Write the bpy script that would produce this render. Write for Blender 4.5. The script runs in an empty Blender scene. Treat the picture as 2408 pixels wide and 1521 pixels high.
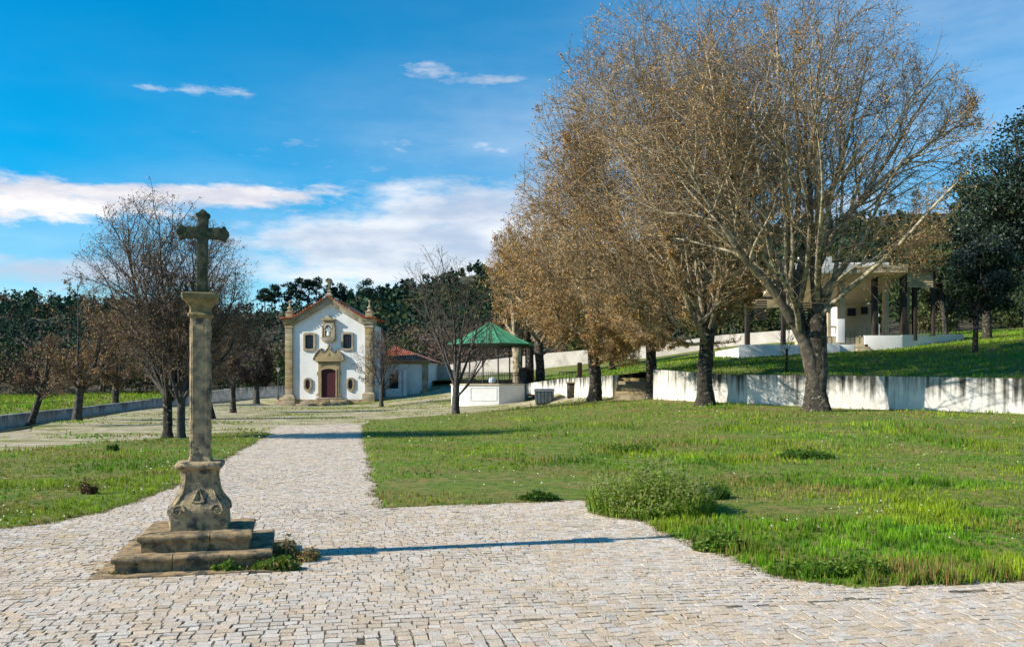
import bpy, bmesh, math, random
import numpy as np
from mathutils import Vector, noise as mnoise

# ------------------------------------------------------------------ camera, sky, sun, exposure
scene = bpy.context.scene
C = bpy.context.scene.collection
F, CX, HY, EYE = 2140.0, 1204.0, 910.0, 1.6          # focal length, centre, horizon in a 2408 px wide picture
SUN_EL = math.radians(32.0)
SUN_DIR = Vector((-0.967*math.cos(SUN_EL), -0.254*math.cos(SUN_EL), math.sin(SUN_EL))).normalized()   # towards the sun

cam_d = bpy.data.cameras.new('camera')
cam = bpy.data.objects.new('camera', cam_d); C.objects.link(cam)
cam.location = (0, 0, EYE); cam.rotation_euler = (math.radians(90), 0, 0)
cam_d.sensor_width = 36.0; cam_d.lens = F/2408*36.0
cam_d.shift_y = (HY-760.5)/2408
cam_d.clip_start = 0.1; cam_d.clip_end = 8000
scene.camera = cam

world = bpy.data.worlds.new('World'); scene.world = world; world.use_nodes = True
def build_sky():
    nt = world.node_tree; nt.nodes.clear(); N = nt.nodes; K = nt.links
    def nd(t, **kw):
        n = N.new(t)
        for k, v in kw.items(): setattr(n, k, v)
        return n
    def sock(s, v):
        if isinstance(v, (int, float)): s.default_value = v
        else: K.new(v, s)
    def m(op, a, b=0.0, c=0.0, clamp=False):
        n = nd('ShaderNodeMath', operation=op, use_clamp=clamp)
        for i, v in enumerate((a, b, c)):
            sock(n.inputs[i], v)
        return n.outputs[0]
    def sstep(v, a, b):
        n = nd('ShaderNodeMapRange', interpolation_type='SMOOTHSTEP')
        sock(n.inputs[0], v); n.inputs[1].default_value = a; n.inputs[2].default_value = b
        return n.outputs[0]
    out = nd('ShaderNodeOutputWorld'); bg = nd('ShaderNodeBackground')
    sky = nd('ShaderNodeTexSky', sky_type='NISHITA')
    sky.sun_disc = False; sky.sun_elevation = SUN_EL
    sky.sun_rotation = math.atan2(SUN_DIR.x, SUN_DIR.y)
    sky.altitude = 500; sky.air_density = 1.0; sky.dust_density = 0.35; sky.ozone_density = 3.0
    hs = nd('ShaderNodeHueSaturation'); hs.inputs['Hue'].default_value = 0.487; hs.inputs['Saturation'].default_value = 1.62
    hs.inputs['Value'].default_value = 1.06
    K.new(sky.outputs[0], hs.inputs['Color'])
    tc = nd('ShaderNodeTexCoord'); sp = nd('ShaderNodeSeparateXYZ'); K.new(tc.outputs['Generated'], sp.inputs[0])
    X, Y, Z = sp.outputs
    az = m('ARCTAN2', X, Y)                                    # 0 straight ahead, + to the right
    rr = m('SQRT', m('ADD', m('MULTIPLY', X, X), m('MULTIPLY', Y, Y)))
    el = m('ARCTAN2', Z, rr)
    # noise on the direction, stretched sideways as flat cloud banks look near the horizon
    cmb = nd('ShaderNodeCombineXYZ'); K.new(az, cmb.inputs[0]); K.new(m('MULTIPLY', el, 3.2), cmb.inputs[1])
    def nz(scale, detail, rough, off):
        mp = nd('ShaderNodeMapping'); K.new(cmb.outputs[0], mp.inputs[0]); mp.inputs['Location'].default_value = off
        n = nd('ShaderNodeTexNoise'); K.new(mp.outputs[0], n.inputs['Vector'])
        n.inputs['Scale'].default_value = scale; n.inputs['Detail'].default_value = detail; n.inputs['Roughness'].default_value = rough
        return n.outputs[0]
    n1 = nz(8.0, 10, 0.62, (1.3, 0.4, 0)); n2 = nz(24.0, 8, 0.62, (4.1, 2.2, 3)); n3 = nz(2.2, 5, 0.5, (0.2, 7.7, 1))
    def lobe(px, py, wx, wy):                                   # a cloud bank at a place in the sky, widths in radians
        a0 = math.atan((px-CX)/F); e0 = math.atan((HY-py)/F*math.cos(a0))
        dx = m('DIVIDE', m('SUBTRACT', az, a0), wx); dy = m('DIVIDE', m('SUBTRACT', el, e0), wy)
        return m('EXPONENT', m('MULTIPLY', m('ADD', m('MULTIPLY', dx, dx), m('MULTIPLY', dy, dy)), -1.0))
    def total(lst):
        s = lst[0]
        for v in lst[1:]: s = m('ADD', s, v)
        return s
    bank = total([lobe(60, 468, .15, .0175), lobe(350, 452, .10, .010), lobe(640, 458, .11, .0145), lobe(-500, 440, .22, .03)])
    low = total([m('MULTIPLY', lobe(700, 552, .12, .014), .85), m('MULTIPLY', lobe(1060, 505, .13, .040), .85), lobe(900, 640, .20, .019), m('MULTIPLY', lobe(900, 590, .16, .016), .75), m('MULTIPLY', lobe(1400, 540, .25, .06), .8),
                 m('MULTIPLY', lobe(180, 640, .10, .010), .75), m('MULTIPLY', lobe(2300, 470, .35, .06), .5), lobe(-900, 600, .5, .03), lobe(3300, 560, .5, .04)])
    wisp = total([m('MULTIPLY', lobe(1010, 165, .028, .009), .52), m('MULTIPLY', lobe(1150, 185, .03, .006), .5), m('MULTIPLY', lobe(500, 212, .045, .007), .46),
                  m('MULTIPLY', lobe(350, 207, .02, .004), .5), m('MULTIPLY', lobe(900, 370, .32, .035), .24), m('MULTIPLY', lobe(1300, 230, .3, .1), .22), m('MULTIPLY', lobe(2350, 180, .3, .2), .22)])
    nm = m('ADD', m('MULTIPLY', n1, .6), m('MULTIPLY', n2, .4))
    dens_b = sstep(m('ADD', m('MULTIPLY', bank, .55), m('MULTIPLY', m('SUBTRACT', nm, .5), 3.6)), .06, .80)
    dens_b = m('MULTIPLY', dens_b, sstep(bank, .08, .5))
    dens_l = sstep(m('ADD', m('MULTIPLY', low, .55), m('MULTIPLY', m('SUBTRACT', nm, .5), 1.9)), .06, .80)
    dens_l = m('MULTIPLY', dens_l, sstep(low, .05, .5))
    dens_w = m('MULTIPLY', sstep(m('ADD', m('MULTIPLY', wisp, .8), m('MULTIPLY', m('SUBTRACT', n2, .5), 1.5)), .15, .75), sstep(wisp, .03, .4))
    veil = m('MULTIPLY', m('MULTIPLY', sstep(el, .40, .02), sstep(n3, .3, .75)), .32)
    milk = m('MULTIPLY', m('ADD', m('MULTIPLY', lobe(2450, 250, .42, .40), .24), m('MULTIPLY', lobe(1250, 340, .26, .06), .22)), m('ADD', m('MULTIPLY', n3, .8), .6))
    dens = m('MAXIMUM', milk, m('MAXIMUM', m('MAXIMUM', dens_b, m('MULTIPLY', dens_l, .80)), m('MAXIMUM', m('MULTIPLY', dens_w, .6), veil)))
    # cloud brightness: thick undersides a little greyer, thin edges white
    shade = sstep(nz(7.0, 6, .55, (8.1, 1.7, 5)), .36, .66)
    cr = nd('ShaderNodeMix', data_type='RGBA'); K.new(shade, cr.inputs[0])
    cr.inputs[6].default_value = (3.7, 3.95, 4.7, 1); cr.inputs[7].default_value = (6.6, 6.3, 6.2, 1)
    mx = nd('ShaderNodeMix', data_type='RGBA'); K.new(dens, mx.inputs[0])
    K.new(hs.outputs[0], mx.inputs[6]); K.new(cr.outputs[2], mx.inputs[7])
    K.new(mx.outputs[2], bg.inputs[0]); bg.inputs[1].default_value = 0.1
    K.new(bg.outputs[0], out.inputs[0])
build_sky()

sun_d = bpy.data.lights.new('sun', 'SUN'); sun = bpy.data.objects.new('sun', sun_d); C.objects.link(sun)
sun_d.energy = 5.0; sun_d.angle = math.radians(0.5); sun_d.color = (1.0, 0.93, 0.80)
sun.rotation_euler = SUN_DIR.to_track_quat('Z', 'Y').to_euler()

vs = scene.view_settings
vs.view_transform = 'Standard'; vs.look = 'None'; vs.exposure = 0.75; vs.gamma = 1.0; vs.use_curve_mapping = False
scene.render.engine = 'CYCLES'
scene.cycles.max_bounces = 5; scene.cycles.diffuse_bounces = 2; scene.cycles.transparent_max_bounces = 4

rng = np.random.default_rng(7); random.seed(7)

# ------------------------------------------------------------------ places
def W(px, py, d): return ((px-CX)*d/F, d, EYE-(py-HY)*d/F)
def G(px, py):
    d = EYE*F/(py-HY); return ((px-CX)*d/F, d)

class RBF:
    def __init__(self, pts, reg=0.02):
        p = np.array(pts, float); self.p = p[:, :2]; n = len(p)
        A = np.linalg.norm(self.p[:, None]-self.p[None], axis=2) - np.eye(n)*reg*8
        M = np.zeros((n+1, n+1)); M[:n, :n] = -A; M[:n, n] = 1; M[n, :n] = 1
        s = np.linalg.solve(M, np.append(p[:, 2], 0)); self.w, self.c = s[:n], s[n]
    def __call__(self, x, y):
        q = np.stack([np.ravel(x), np.ravel(y)], 1)
        out = np.empty(len(q))
        for i in range(0, len(q), 20000):
            b = q[i:i+20000]
            out[i:i+20000] = -np.linalg.norm(b[:, None]-self.p[None], axis=2) @ self.w + self.c
        return out.reshape(np.shape(x))

gp = [(x, y, 0.0) for x in (-30, -18, -10, -4, 0, 4, 10, 18, 30) for y in (-12, -4, 3, 8, 12)]
gp += [(x, y, 0.0) for x in (-14, -9, -5, -2) for y in (17, 23, 30)] + [(-7, 37, 0)]
gp += [(4, 20, .06), (10, 20, .12), (16, 22, .2), (30, 25, .3), (2, 30, .15), (8, 30, .35), (16, 31, .42)]
gp += [W(*a) for a in [(1072, 975, 47.8), (1280, 957, 57), (1397, 945, 51), (1530, 945, 48), (1660, 955, 42.5), (1920, 968, 38),
       (2600, 980, 35.5), (2408, 975, 37), (2000, 963, 40.5), (1690, 946, 43.5), (1543, 939, 46), (1446, 930.5, 52), (1320, 918, 58),
       (1153, 952, 61.5), (1245, 944, 62.5), (1075, 955, 62), (897, 957, 70), (774, 955, 78), (665, 957, 78), (885, 943, 78), (985, 925, 84), (1000, 897, 91), (1200, 876, 88),
       (0, 1012, 35.7), (171, 984, 52), (377, 957, 72), (555, 938, 86), (690, 931, 95), (70, 1002, 37), (180, 990, 43), (500, 985, 45.5), (548, 970, 57), (603, 948, 74),
       (0, 962, 60), (-300, 965, 60), (300, 935, 85), (0, 940, 90), (-400, 945, 90), (640, 920, 105), (200, 925, 110), (1000, 880, 110), (774, 905, 110)]]
groundZ_raw = RBF(gp)
def groundZ(x, y):
    x = np.asarray(x, float); y = np.asarray(y, float)
    w = np.clip((170-np.hypot(x, y-30))/80, 0, 1); w = w*w*(3-2*w)
    return groundZ_raw(x, y)*w
tp = [W(*a) for a in [(2600, 892, 35.8), (2408, 890, 37.3), (2000, 886, 40.8), (1690, 886, 43.8), (1543, 870, 46.3), (1446, 883, 52.3), (1320, 895, 58.4),
      (1732, 842, 57), (1945, 829, 58), (2130, 823, 56), (2408, 797, 51), (2700, 780, 48), (1450, 846, 85), (1522, 842, 84), (1700, 815, 82), (1900, 800, 79), (1300, 863, 87), (1150, 881, 89), (1000, 895, 91),
      (2000, 800, 98), (2408, 770, 98), (2700, 760, 98), (1600, 850, 60), (1500, 860, 62), (1320, 893, 66), (1180, 893, 80), (2293, 829, 47), (1850, 868, 44)]]
terrZ_raw = RBF(tp)
def terrZ(x, y): return terrZ_raw(np.asarray(x, float), np.asarray(y, float))
def gz(x, y): return float(groundZ(np.array([x]), np.array([y]))[0])
def tz(x, y): return float(terrZ(np.array([x]), np.array([y]))[0])

def sdist(px, py, poly):
    """signed distance to a polygon, positive inside"""
    P = np.asarray(poly, float)[:, :2]; px = np.asarray(px, float); py = np.asarray(py, float)
    d2 = np.full(px.shape, 1e18); ins = np.zeros(px.shape, bool)
    for i in range(len(P)):
        a = P[i]; b = P[(i+1) % len(P)]; e = b-a
        t = np.clip(((px-a[0])*e[0]+(py-a[1])*e[1])/max(e@e, 1e-9), 0, 1)
        d2 = np.minimum(d2, (px-a[0]-t*e[0])**2+(py-a[1]-t*e[1])**2)
        cond = (a[1] > py) != (b[1] > py)
        if abs(e[1]) > 1e-12:
            ins ^= cond & (px < e[0]*(py-a[1])/e[1]+a[0])
    d = np.sqrt(d2); return np.where(ins, d, -d)

def vnoise(x, y, s, seed=0):
    """cheap smooth value noise in numpy, about 0..1"""
    x = np.asarray(x)*s+seed*17.3; y = np.asarray(y)*s-seed*9.1
    xi = np.floor(x).astype(np.int64); yi = np.floor(y).astype(np.int64); fx = x-xi; fy = y-yi
    fx = fx*fx*(3-2*fx); fy = fy*fy*(3-2*fy)
    def h(a, b):
        n = (a*374761393+b*668265263+seed*1442695) & 0x7fffffff
        n = ((n ^ (n >> 13))*1274126177) & 0x7fffffff
        return ((n ^ (n >> 16)) & 0xffff)/65535.0
    return (h(xi, yi)*(1-fx)+h(xi+1, yi)*fx)*(1-fy)+(h(xi, yi+1)*(1-fx)+h(xi+1, yi+1)*fx)*fy

# outlines on the ground
pathR = [(847, 1003), (858, 1060), (872, 1120), (890, 1199)]
LAWN_R = [G(*p) for p in pathR] + [G(*p) for p in [(1100, 1191), (1250, 1186), (1385, 1180), (1425, 1205), (1500, 1232), (1560, 1254), (1640, 1288), (1700, 1313), (1800, 1352), (1880, 1371), (2000, 1387), (2080, 1391), (2150, 1390), (2280, 1378), (2408, 1373)]]
LAWN_R += [(7, 7.35), (14, 7.3), (45, 7.2), (45, 36)] + [W(*a)[:2] for a in [(2600, 980, 35.7), (2408, 975, 37.2), (2000, 963, 40.7), (1690, 946, 43.7), (1543, 939, 46.2), (1500, 941, 48.5), (1450, 946, 50), (1400, 948, 51.8), (1330, 953, 53.5), (1260, 964, 53), (1150, 971, 50), (1070, 974, 47.5), (950, 983, 44), (870, 992, 40.2)]]
LAWN_L = [(-30, 9.0), (-14, 9.2), (-9, 9.6)] + [G(*p) for p in [(0, 1250), (60, 1244), (120, 1235), (180, 1223), (230, 1210), (280, 1196), (330, 1180), (380, 1160), (428, 1137), (530, 1081), (640, 1020), (600, 1014), (500, 1022), (400, 1031), (300, 1037), (200, 1045), (100, 1055), (0, 1064)]] + [(-20, 21.0), (-30, 20)]
PAVE = [(-14, -6), (16, -6), (16, 9), (4, 13.5), (1, 13.6), (-1.6, 12.6)] + [(G(*p)[0]+.15, G(*p)[1]) for p in reversed(pathR)] + [(-6.6, 38.5), (-9.6, 37.5)] + [(G(*p)[0]-.2, G(*p)[1]) for p in [(640, 1020), (530, 1081), (428, 1137), (330, 1180), (230, 1210)]] + [(-14, 12.0)]
lowwall = [W(*a) for a in [(2700, 985, 34.5), (2600, 980, 35.5), (2408, 975, 37), (2200, 969, 38.8), (2000, 963, 40.5), (1840, 954, 42), (1690, 946, 43.5), (1543, 939, 46)]]
TERR = [p[:2] for p in lowwall] + [W(*a)[:2] for a in [(1535, 939, 49.5), (1470, 932, 54), (1446, 930, 52.2), (1380, 922, 55), (1320, 915, 58.2), (1180, 893, 80), (1000, 895, 88), (990, 895, 106), (2800, 890, 106), (3600, 890, 60), (3600, 890, 34)]]
FIELD = [W(*a)[:2] for a in [(-120, 1012, 32), (0, 1012, 35.7), (171, 984, 52), (377, 957, 72), (555, 938, 86), (690, 931, 95), (760, 920, 112), (-900, 930, 112), (-900, 960, 40), (-600, 1000, 31)]]

# ------------------------------------------------------------------ mesh + object helpers
def fast_mesh(name, verts, faces, cols=None, smooth=False):
    me = bpy.data.meshes.new(name)
    verts = np.asarray(verts, np.float32); faces = np.asarray(faces, np.int32)
    me.vertices.add(len(verts)); me.vertices.foreach_set('co', verts.ravel())
    k = faces.shape[1]; n = len(faces)
    me.loops.add(n*k); me.loops.foreach_set('vertex_index', faces.ravel())
    me.polygons.add(n); me.polygons.foreach_set('loop_start', np.arange(0, n*k, k, dtype=np.int32))
    me.polygons.foreach_set('use_smooth', np.full(n, bool(smooth)))
    if cols is not None:
        a = me.color_attributes.new('tint', 'FLOAT_COLOR', 'POINT')
        cc = np.ones((len(verts), 4), np.float32); cc[:, :3] = cols; a.data.foreach_set('color', cc.ravel())
    me.update(calc_edges=True)
    return me
def link(name, me, mat, parent=None, loc=None, rz=None):
    o = bpy.data.objects.new(name, me); C.objects.link(o)
    if mat is not None and me is not None and len(me.materials) == 0: me.materials.append(mat)
    if parent is not None: o.parent = parent
    if loc is not None: o.location = loc
    if rz is not None: o.rotation_euler = (0, 0, rz)
    return o
def tag(o, label=None, cat=None, group=None, kind=None):
    if label: o['label'] = label
    if cat: o['category'] = cat
    if group: o['group'] = group
    if kind: o['kind'] = kind
    return o
def thing(name, label, cat, loc=(0, 0, 0), rz=0.0, group=None):
    o = bpy.data.objects.new(name, None); C.objects.link(o); o.location = loc; o.rotation_euler = (0, 0, rz)
    o.empty_display_size = .2
    return tag(o, label, cat, group)
class MB:
    def __init__(s): s.v = []; s.f = []
    def add(s, v, f):
        b = len(s.v); s.v += [tuple(p) for p in v]; s.f += [tuple(i+b for i in q) for q in f]; return s
    def box(s, x0, x1, y0, y1, z0, z1):
        return s.add([(x0, y0, z0), (x1, y0, z0), (x1, y1, z0), (x0, y1, z0), (x0, y0, z1), (x1, y0, z1), (x1, y1, z1), (x0, y1, z1)],
              [(3, 2, 1, 0), (4, 5, 6, 7), (0, 1, 5, 4), (1, 2, 6, 5), (2, 3, 7, 6), (3, 0, 4, 7)])
    def prism(s, out, y0, y1):
        """(x,z) outline, counter-clockwise seen from -y, pushed from y0 (front) to y1"""
        n = len(out)
        return s.add([(x, y0, z) for x, z in out]+[(x, y1, z) for x, z in out],
              [tuple(range(n)), tuple(range(2*n-1, n-1, -1))]+[(i, n+i, n+(i+1) % n, (i+1) % n) for i in range(n)])
    def ring(s, o, i, y0, y1):
        n = len(o); v = [(x, y, z) for y in (y0, y1) for L in (o, i) for x, z in L]; f = []
        for k in range(n):
            j = (k+1) % n
            f += [(k, j, n+j, n+k), (2*n+k, 3*n+k, 3*n+j, 2*n+j), (k, 2*n+k, 2*n+j, j), (n+k, n+j, 3*n+j, 3*n+k)]
        return s.add(v, f)
    def loft(s, rings, cap=True):
        n = len(rings[0]); v = [p for r in rings for p in r]; f = []
        for a in range(len(rings)-1):
            for k in range(n):
                j = (k+1) % n; f.append((a*n+k, a*n+j, (a+1)*n+j, (a+1)*n+k))
        if cap: f += [tuple(range(n-1, -1, -1)), tuple((len(rings)-1)*n+k for k in range(n))]
        return s.add(v, f)
    def lathe(s, prof, n=12, c=(0, 0), rot=0.0):
        return s.loft([[(c[0]+r*math.cos(rot+2*math.pi*k/n), c[1]+r*math.sin(rot+2*math.pi*k/n), z) for k in range(n)] for r, z in prof])
    def square(s, prof, c=(0, 0), ch=0.0):
        rings = []
        for r, z in prof:
            if ch: pts = [(r, -r+ch), (r, r-ch), (r-ch, r), (-r+ch, r), (-r, r-ch), (-r, -r+ch), (-r+ch, -r), (r-ch, -r)]
            else: pts = [(r, -r), (r, r), (-r, r), (-r, -r)]
            rings.append([(c[0]+a, c[1]+b, z) for a, b in pts])
        return s.loft(rings)
    def tube(s, pts, rad, n=6):
        pts = [Vector(p) for p in pts]; rings = []
        for i, p in enumerate(pts):
            t = (pts[min(i+1, len(pts)-1)]-pts[max(i-1, 0)]).normalized()
            ref = Vector((0, 0, 1)) if abs(t.z) < .9 else Vector((1, 0, 0))
            u = t.cross(ref).normalized(); w = t.cross(u)
            r = rad[i] if isinstance(rad, (list, tuple)) else rad
            rings.append([tuple(p+r*(math.cos(2*math.pi*k/n)*u+math.sin(2*math.pi*k/n)*w)) for k in range(n)])
        return s.loft(rings)
    def mesh(s, name, smooth=False):
        me = bpy.data.meshes.new(name); me.from_pydata(s.v, [], s.f)
        bm = bmesh.new(); bm.from_mesh(me); bmesh.ops.recalc_face_normals(bm, faces=bm.faces); bm.to_mesh(me); bm.free()
        if smooth: me.polygons.foreach_set('use_smooth', [True]*len(me.polygons))
        me.update(); return me
    def build(s, name, mat, parent=None, smooth=False, bevel=0.0, weather=0.0, cuts=0, seed=0, loc=None, rz=None):
        me = s.mesh(name)
        if bevel or weather:
            bm = bmesh.new(); bm.from_mesh(me)
            if bevel: bmesh.ops.bevel(bm, geom=list(bm.edges), offset=bevel, segments=2, affect='EDGES', profile=.6)
            for _ in range(cuts): 
                bmesh.ops.triangulate(bm, faces=[f for f in bm.faces if len(f.verts) > 4])
                bmesh.ops.subdivide_edges(bm, edges=[e for e in bm.edges if e.calc_length() > .03], cuts=1, use_grid_fill=True)
            if weather:
                bm.normal_update()
                for v in bm.verts:
                    q = v.co*14+Vector((seed*3.1, seed, 0))
                    v.co += v.normal*weather*(mnoise.noise(q)+.6*mnoise.noise(q*2.7))
            bm.to_mesh(me); bm.free()
            smooth = True
        if smooth:
            me.polygons.foreach_set('use_smooth', [True]*len(me.polygons))
            me.set_sharp_from_angle(angle=math.radians(42))
        return link(name, me, mat, parent, loc, rz)
def arch(x0, x1, z0, z1, top=0.0, bot=0.0, n=8):
    """outline with a curved head and foot; equal vertex counts for every call with equal n"""
    xm = (x0+x1)/2; hw = (x1-x0)/2; o = []
    for k in range(n+1):
        t = -1+2*k/n; o.append((xm+t*hw, z0-bot*(1-t*t)))
    for k in range(n+1):
        t = 1-2*k/n; o.append((xm+t*hw, z1+top*(1-t*t)))
    return o

# ------------------------------------------------------------------ materials
MATS = {}
def mat(name, base, rough=.85, var=None, scale=6.0, detail=6, contrast=(.35, .65), bump=0.0, bscale=40.0, second=None, sscale=2.0, sth=(.5, .65), tint=False,
        island=0.0, trans=0.0, stretch=None, spec=.3, metal=0.0, streak=None, coord='Object'):
    m = bpy.data.materials.new(name); m.use_nodes = True; nt = m.node_tree; N = nt.nodes; K = nt.links; N.clear()
    out = N.new('ShaderNodeOutputMaterial'); b = N.new('ShaderNodeBsdfPrincipled')
    b.inputs['Roughness'].default_value = rough; b.inputs['Specular IOR Level'].default_value = spec; b.inputs['Metallic'].default_value = metal
    tc = N.new('ShaderNodeTexCoord'); mp = N.new('ShaderNodeMapping'); K.new(N.new('ShaderNodeNewGeometry').outputs['Position'] if coord == 'Position' else tc.outputs[coord], mp.inputs[0])
    if stretch: mp.inputs['Scale'].default_value = stretch
    def noise(sc, det, rg=.6):
        n = N.new('ShaderNodeTexNoise'); K.new(mp.outputs[0], n.inputs['Vector']); n.inputs['Scale'].default_value = sc
        n.inputs['Detail'].default_value = det; n.inputs['Roughness'].default_value = rg; return n.outputs[0]
    def mrange(v, a, c):
        r = N.new('ShaderNodeMapRange'); K.new(v, r.inputs[0]); r.inputs[1].default_value = a; r.inputs[2].default_value = c; r.clamp = True; return r.outputs[0]
    def mix(f, a, c, mode='MIX'):
        x = N.new('ShaderNodeMix'); x.data_type = 'RGBA'; x.blend_type = mode
        if isinstance(f, float): x.inputs[0].default_value = f
        else: K.new(f, x.inputs[0])
        for i, v in ((6, a), (7, c)):
            if isinstance(v, tuple): x.inputs[i].default_value = (*v[:3], 1)
            else: K.new(v, x.inputs[i])
        return x.outputs[2]
    col = base
    if tint:
        at = N.new('ShaderNodeAttribute'); at.attribute_name = 'tint'; col = at.outputs['Color']
    if var: col = mix(mrange(noise(scale, detail), *contrast), col, var)
    if second: col = mix(mrange(noise(sscale, 8, .68), *sth), col, second)
    if streak:                                    # rain stains: long vertical noise, thicker where the height attribute nears the coping
        n = N.new('ShaderNodeTexNoise'); mp2 = N.new('ShaderNodeMapping'); K.new(tc.outputs['Object'], mp2.inputs[0]); mp2.inputs['Scale'].default_value = (3.4, 3.4, .16)
        K.new(mp2.outputs[0], n.inputs['Vector']); n.inputs['Scale'].default_value = 1.25; n.inputs['Detail'].default_value = 7; n.inputs['Roughness'].default_value = .66
        h = N.new('ShaderNodeAttribute'); h.attribute_name = 'height'
        ad = N.new('ShaderNodeMath'); ad.operation = 'MULTIPLY_ADD'; K.new(h.outputs['Fac'], ad.inputs[0]); ad.inputs[1].default_value = .34; K.new(n.outputs[0], ad.inputs[2])
        lo = N.new('ShaderNodeMath'); lo.operation = 'MULTIPLY_ADD'; K.new(noise(.45, 3), lo.inputs[0]); lo.inputs[1].default_value = .55; K.new(ad.outputs[0], lo.inputs[2])
        col = mix(mrange(lo.outputs[0], .93, 1.17), col, streak)
        ad2 = N.new('ShaderNodeMath'); ad2.operation = 'MULTIPLY_ADD'; K.new(h.outputs['Fac'], ad2.inputs[0]); ad2.inputs[1].default_value = -.55; K.new(noise(5, 6), ad2.inputs[2])
        col = mix(mrange(ad2.outputs[0], .42, .62), col, (.16, .15, .10))
    if island:
        g = N.new('ShaderNodeNewGeometry'); oi = N.new('ShaderNodeObjectInfo')
        s = N.new('ShaderNodeMath'); s.operation = 'ADD'; K.new(g.outputs['Random Per Island'], s.inputs[0]); K.new(oi.outputs['Random'], s.inputs[1])
        fr = N.new('ShaderNodeMath'); fr.operation = 'FRACT'; K.new(s.outputs[0], fr.inputs[0])
        hs = N.new('ShaderNodeHueSaturation')
        r = N.new('ShaderNodeMapRange'); K.new(fr.outputs[0], r.inputs[0]); r.inputs[3].default_value = 1-island; r.inputs[4].default_value = 1+island*.7
        K.new(r.outputs[0], hs.inputs['Value'])
        w = N.new('ShaderNodeMath'); w.operation = 'MULTIPLY'; K.new(fr.outputs[0], w.inputs[0]); w.inputs[1].default_value = 37.7
        w2 = N.new('ShaderNodeMath'); w2.operation = 'FRACT'; K.new(w.outputs[0], w2.inputs[0])
        r2 = N.new('ShaderNodeMapRange'); K.new(w2.outputs[0], r2.inputs[0]); r2.inputs[3].default_value = .6; r2.inputs[4].default_value = 1.35; K.new(r2.outputs[0], hs.inputs['Saturation'])
        if isinstance(col, tuple): hs.inputs['Color'].default_value = (*col, 1)
        else: K.new(col, hs.inputs['Color'])
        col = hs.outputs[0]
    if isinstance(col, tuple): b.inputs['Base Color'].default_value = (*col, 1)
    else: K.new(col, b.inputs['Base Color'])
    if bump:
        bp = N.new('ShaderNodeBump'); bp.inputs['Strength'].default_value = bump; bp.inputs['Distance'].default_value = .02
        K.new(noise(bscale, 6, .65), bp.inputs['Height']); K.new(bp.outputs[0], b.inputs['Normal'])
    sh = b.outputs[0]
    if trans:
        t = N.new('ShaderNodeBsdfTranslucent'); ms = N.new('ShaderNodeMixShader'); ms.inputs[0].default_value = trans
        if isinstance(col, tuple): t.inputs[0].default_value = (*col, 1)
        else: K.new(col, t.inputs[0])
        K.new(sh, ms.inputs[1]); K.new(t.outputs[0], ms.inputs[2]); sh = ms.outputs[0]
    K.new(sh, out.inputs[0]); MATS[name] = m; return m

M_cobble = mat('cobble_granite', (.67, .555, .445), .9, var=(.42, .345, .27), scale=60, detail=10, contrast=(.44, .70), bump=1.0, bscale=80, second=(.55, .435, .305), sscale=.9, sth=(.52, .72), island=.13, coord='Position')
M_bed = mat('paving_bed_sand', (.30, .24, .17), .95, var=(.06, .05, .035), scale=5, detail=12, contrast=(.40, .58), bump=.6, bscale=60, second=(.07, .09, .03), sscale=1.6, sth=(.55, .66))
M_court = mat('court_gravel', (.45, .38, .265), .95, var=(.17, .145, .09), scale=2.2, detail=14, contrast=(.40, .66), bump=1.0, bscale=12, second=(.16, .165, .035), sscale=.55, sth=(.47, .58), stretch=(.7, 1.3, 1))
M_lawn = mat('lawn_soil', (.125, .165, .014), .95, var=(.21, .155, .05), scale=.8, detail=12, contrast=(.44, .60), bump=.8, bscale=30, second=(.055, .11, .012), sscale=5, sth=(.45, .6))
M_grass = mat('grass_blade', (.1, .2, .02), .6, tint=True, trans=.35, spec=.25)
M_flower = mat('flower_white', (.75, .74, .62), .7, trans=.2)
M_flowery = mat('flower_cream', (.72, .68, .36), .7, trans=.2)
M_hill = mat('hill_scrub', (.035, .045, .02), .95, var=(.07, .05, .035), scale=.05, bump=.4, bscale=.4)
M_forest = mat('forest_foliage', (.05, .06, .03), .85, tint=True, trans=.15, spec=.1)
M_stone = mat('weathered_granite', (.46, .345, .19), .92, var=(.23, .185, .125), scale=11, detail=14, contrast=(.42, .58), bump=1.0, bscale=90, second=(.075, .08, .068), sscale=5.5, sth=(.53, .60))
M_stone2 = mat('weathered_step_granite', (.44, .30, .15), .92, var=(.20, .15, .095), scale=11, detail=14, contrast=(.40, .60), bump=1.0, bscale=90, second=(.07, .07, .055), sscale=5.0, sth=(.53, .61))
M_moss = mat('mossy_granite', (.085, .09, .055), .95, var=(.035, .052, .026), scale=15, detail=9, contrast=(.4, .62), bump=1.0, bscale=50, second=(.22, .14, .06), sscale=9, sth=(.60, .72))
M_cap = mat('lichen_granite', (.30, .235, .11), .92, var=(.14, .12, .055), scale=9, detail=9, bump=.8, bscale=45, second=(.05, .075, .03), sscale=6, sth=(.52, .62))
M_ash = mat('chapel_granite', (.40, .325, .205), .9, var=(.25, .20, .125), scale=2.2, bump=.4, bscale=12, second=(.15, .125, .08), sscale=1.2, sth=(.58, .75), island=.18)
M_white = mat('lime_render', (.80, .79, .77), .9, var=(.69, .675, .65), scale=.8, detail=10, bump=.25, bscale=9, second=(.58, .55, .50), sscale=.7, sth=(.58, .80))
M_wstain = mat('stained_lime_render', (.74, .70, .64), .9, var=(.60, .555, .49), scale=1.4, detail=8, bump=.3, bscale=10, streak=(.055, .055, .045))
M_wshade = mat('shade_grey_render', (.50, .50, .50), .9, var=(.26, .27, .28), scale=1.6, detail=8, bump=.3, bscale=10, streak=(.07, .075, .075))  # left wall's shade put into the grey tone; streaks are rain stains
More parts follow.
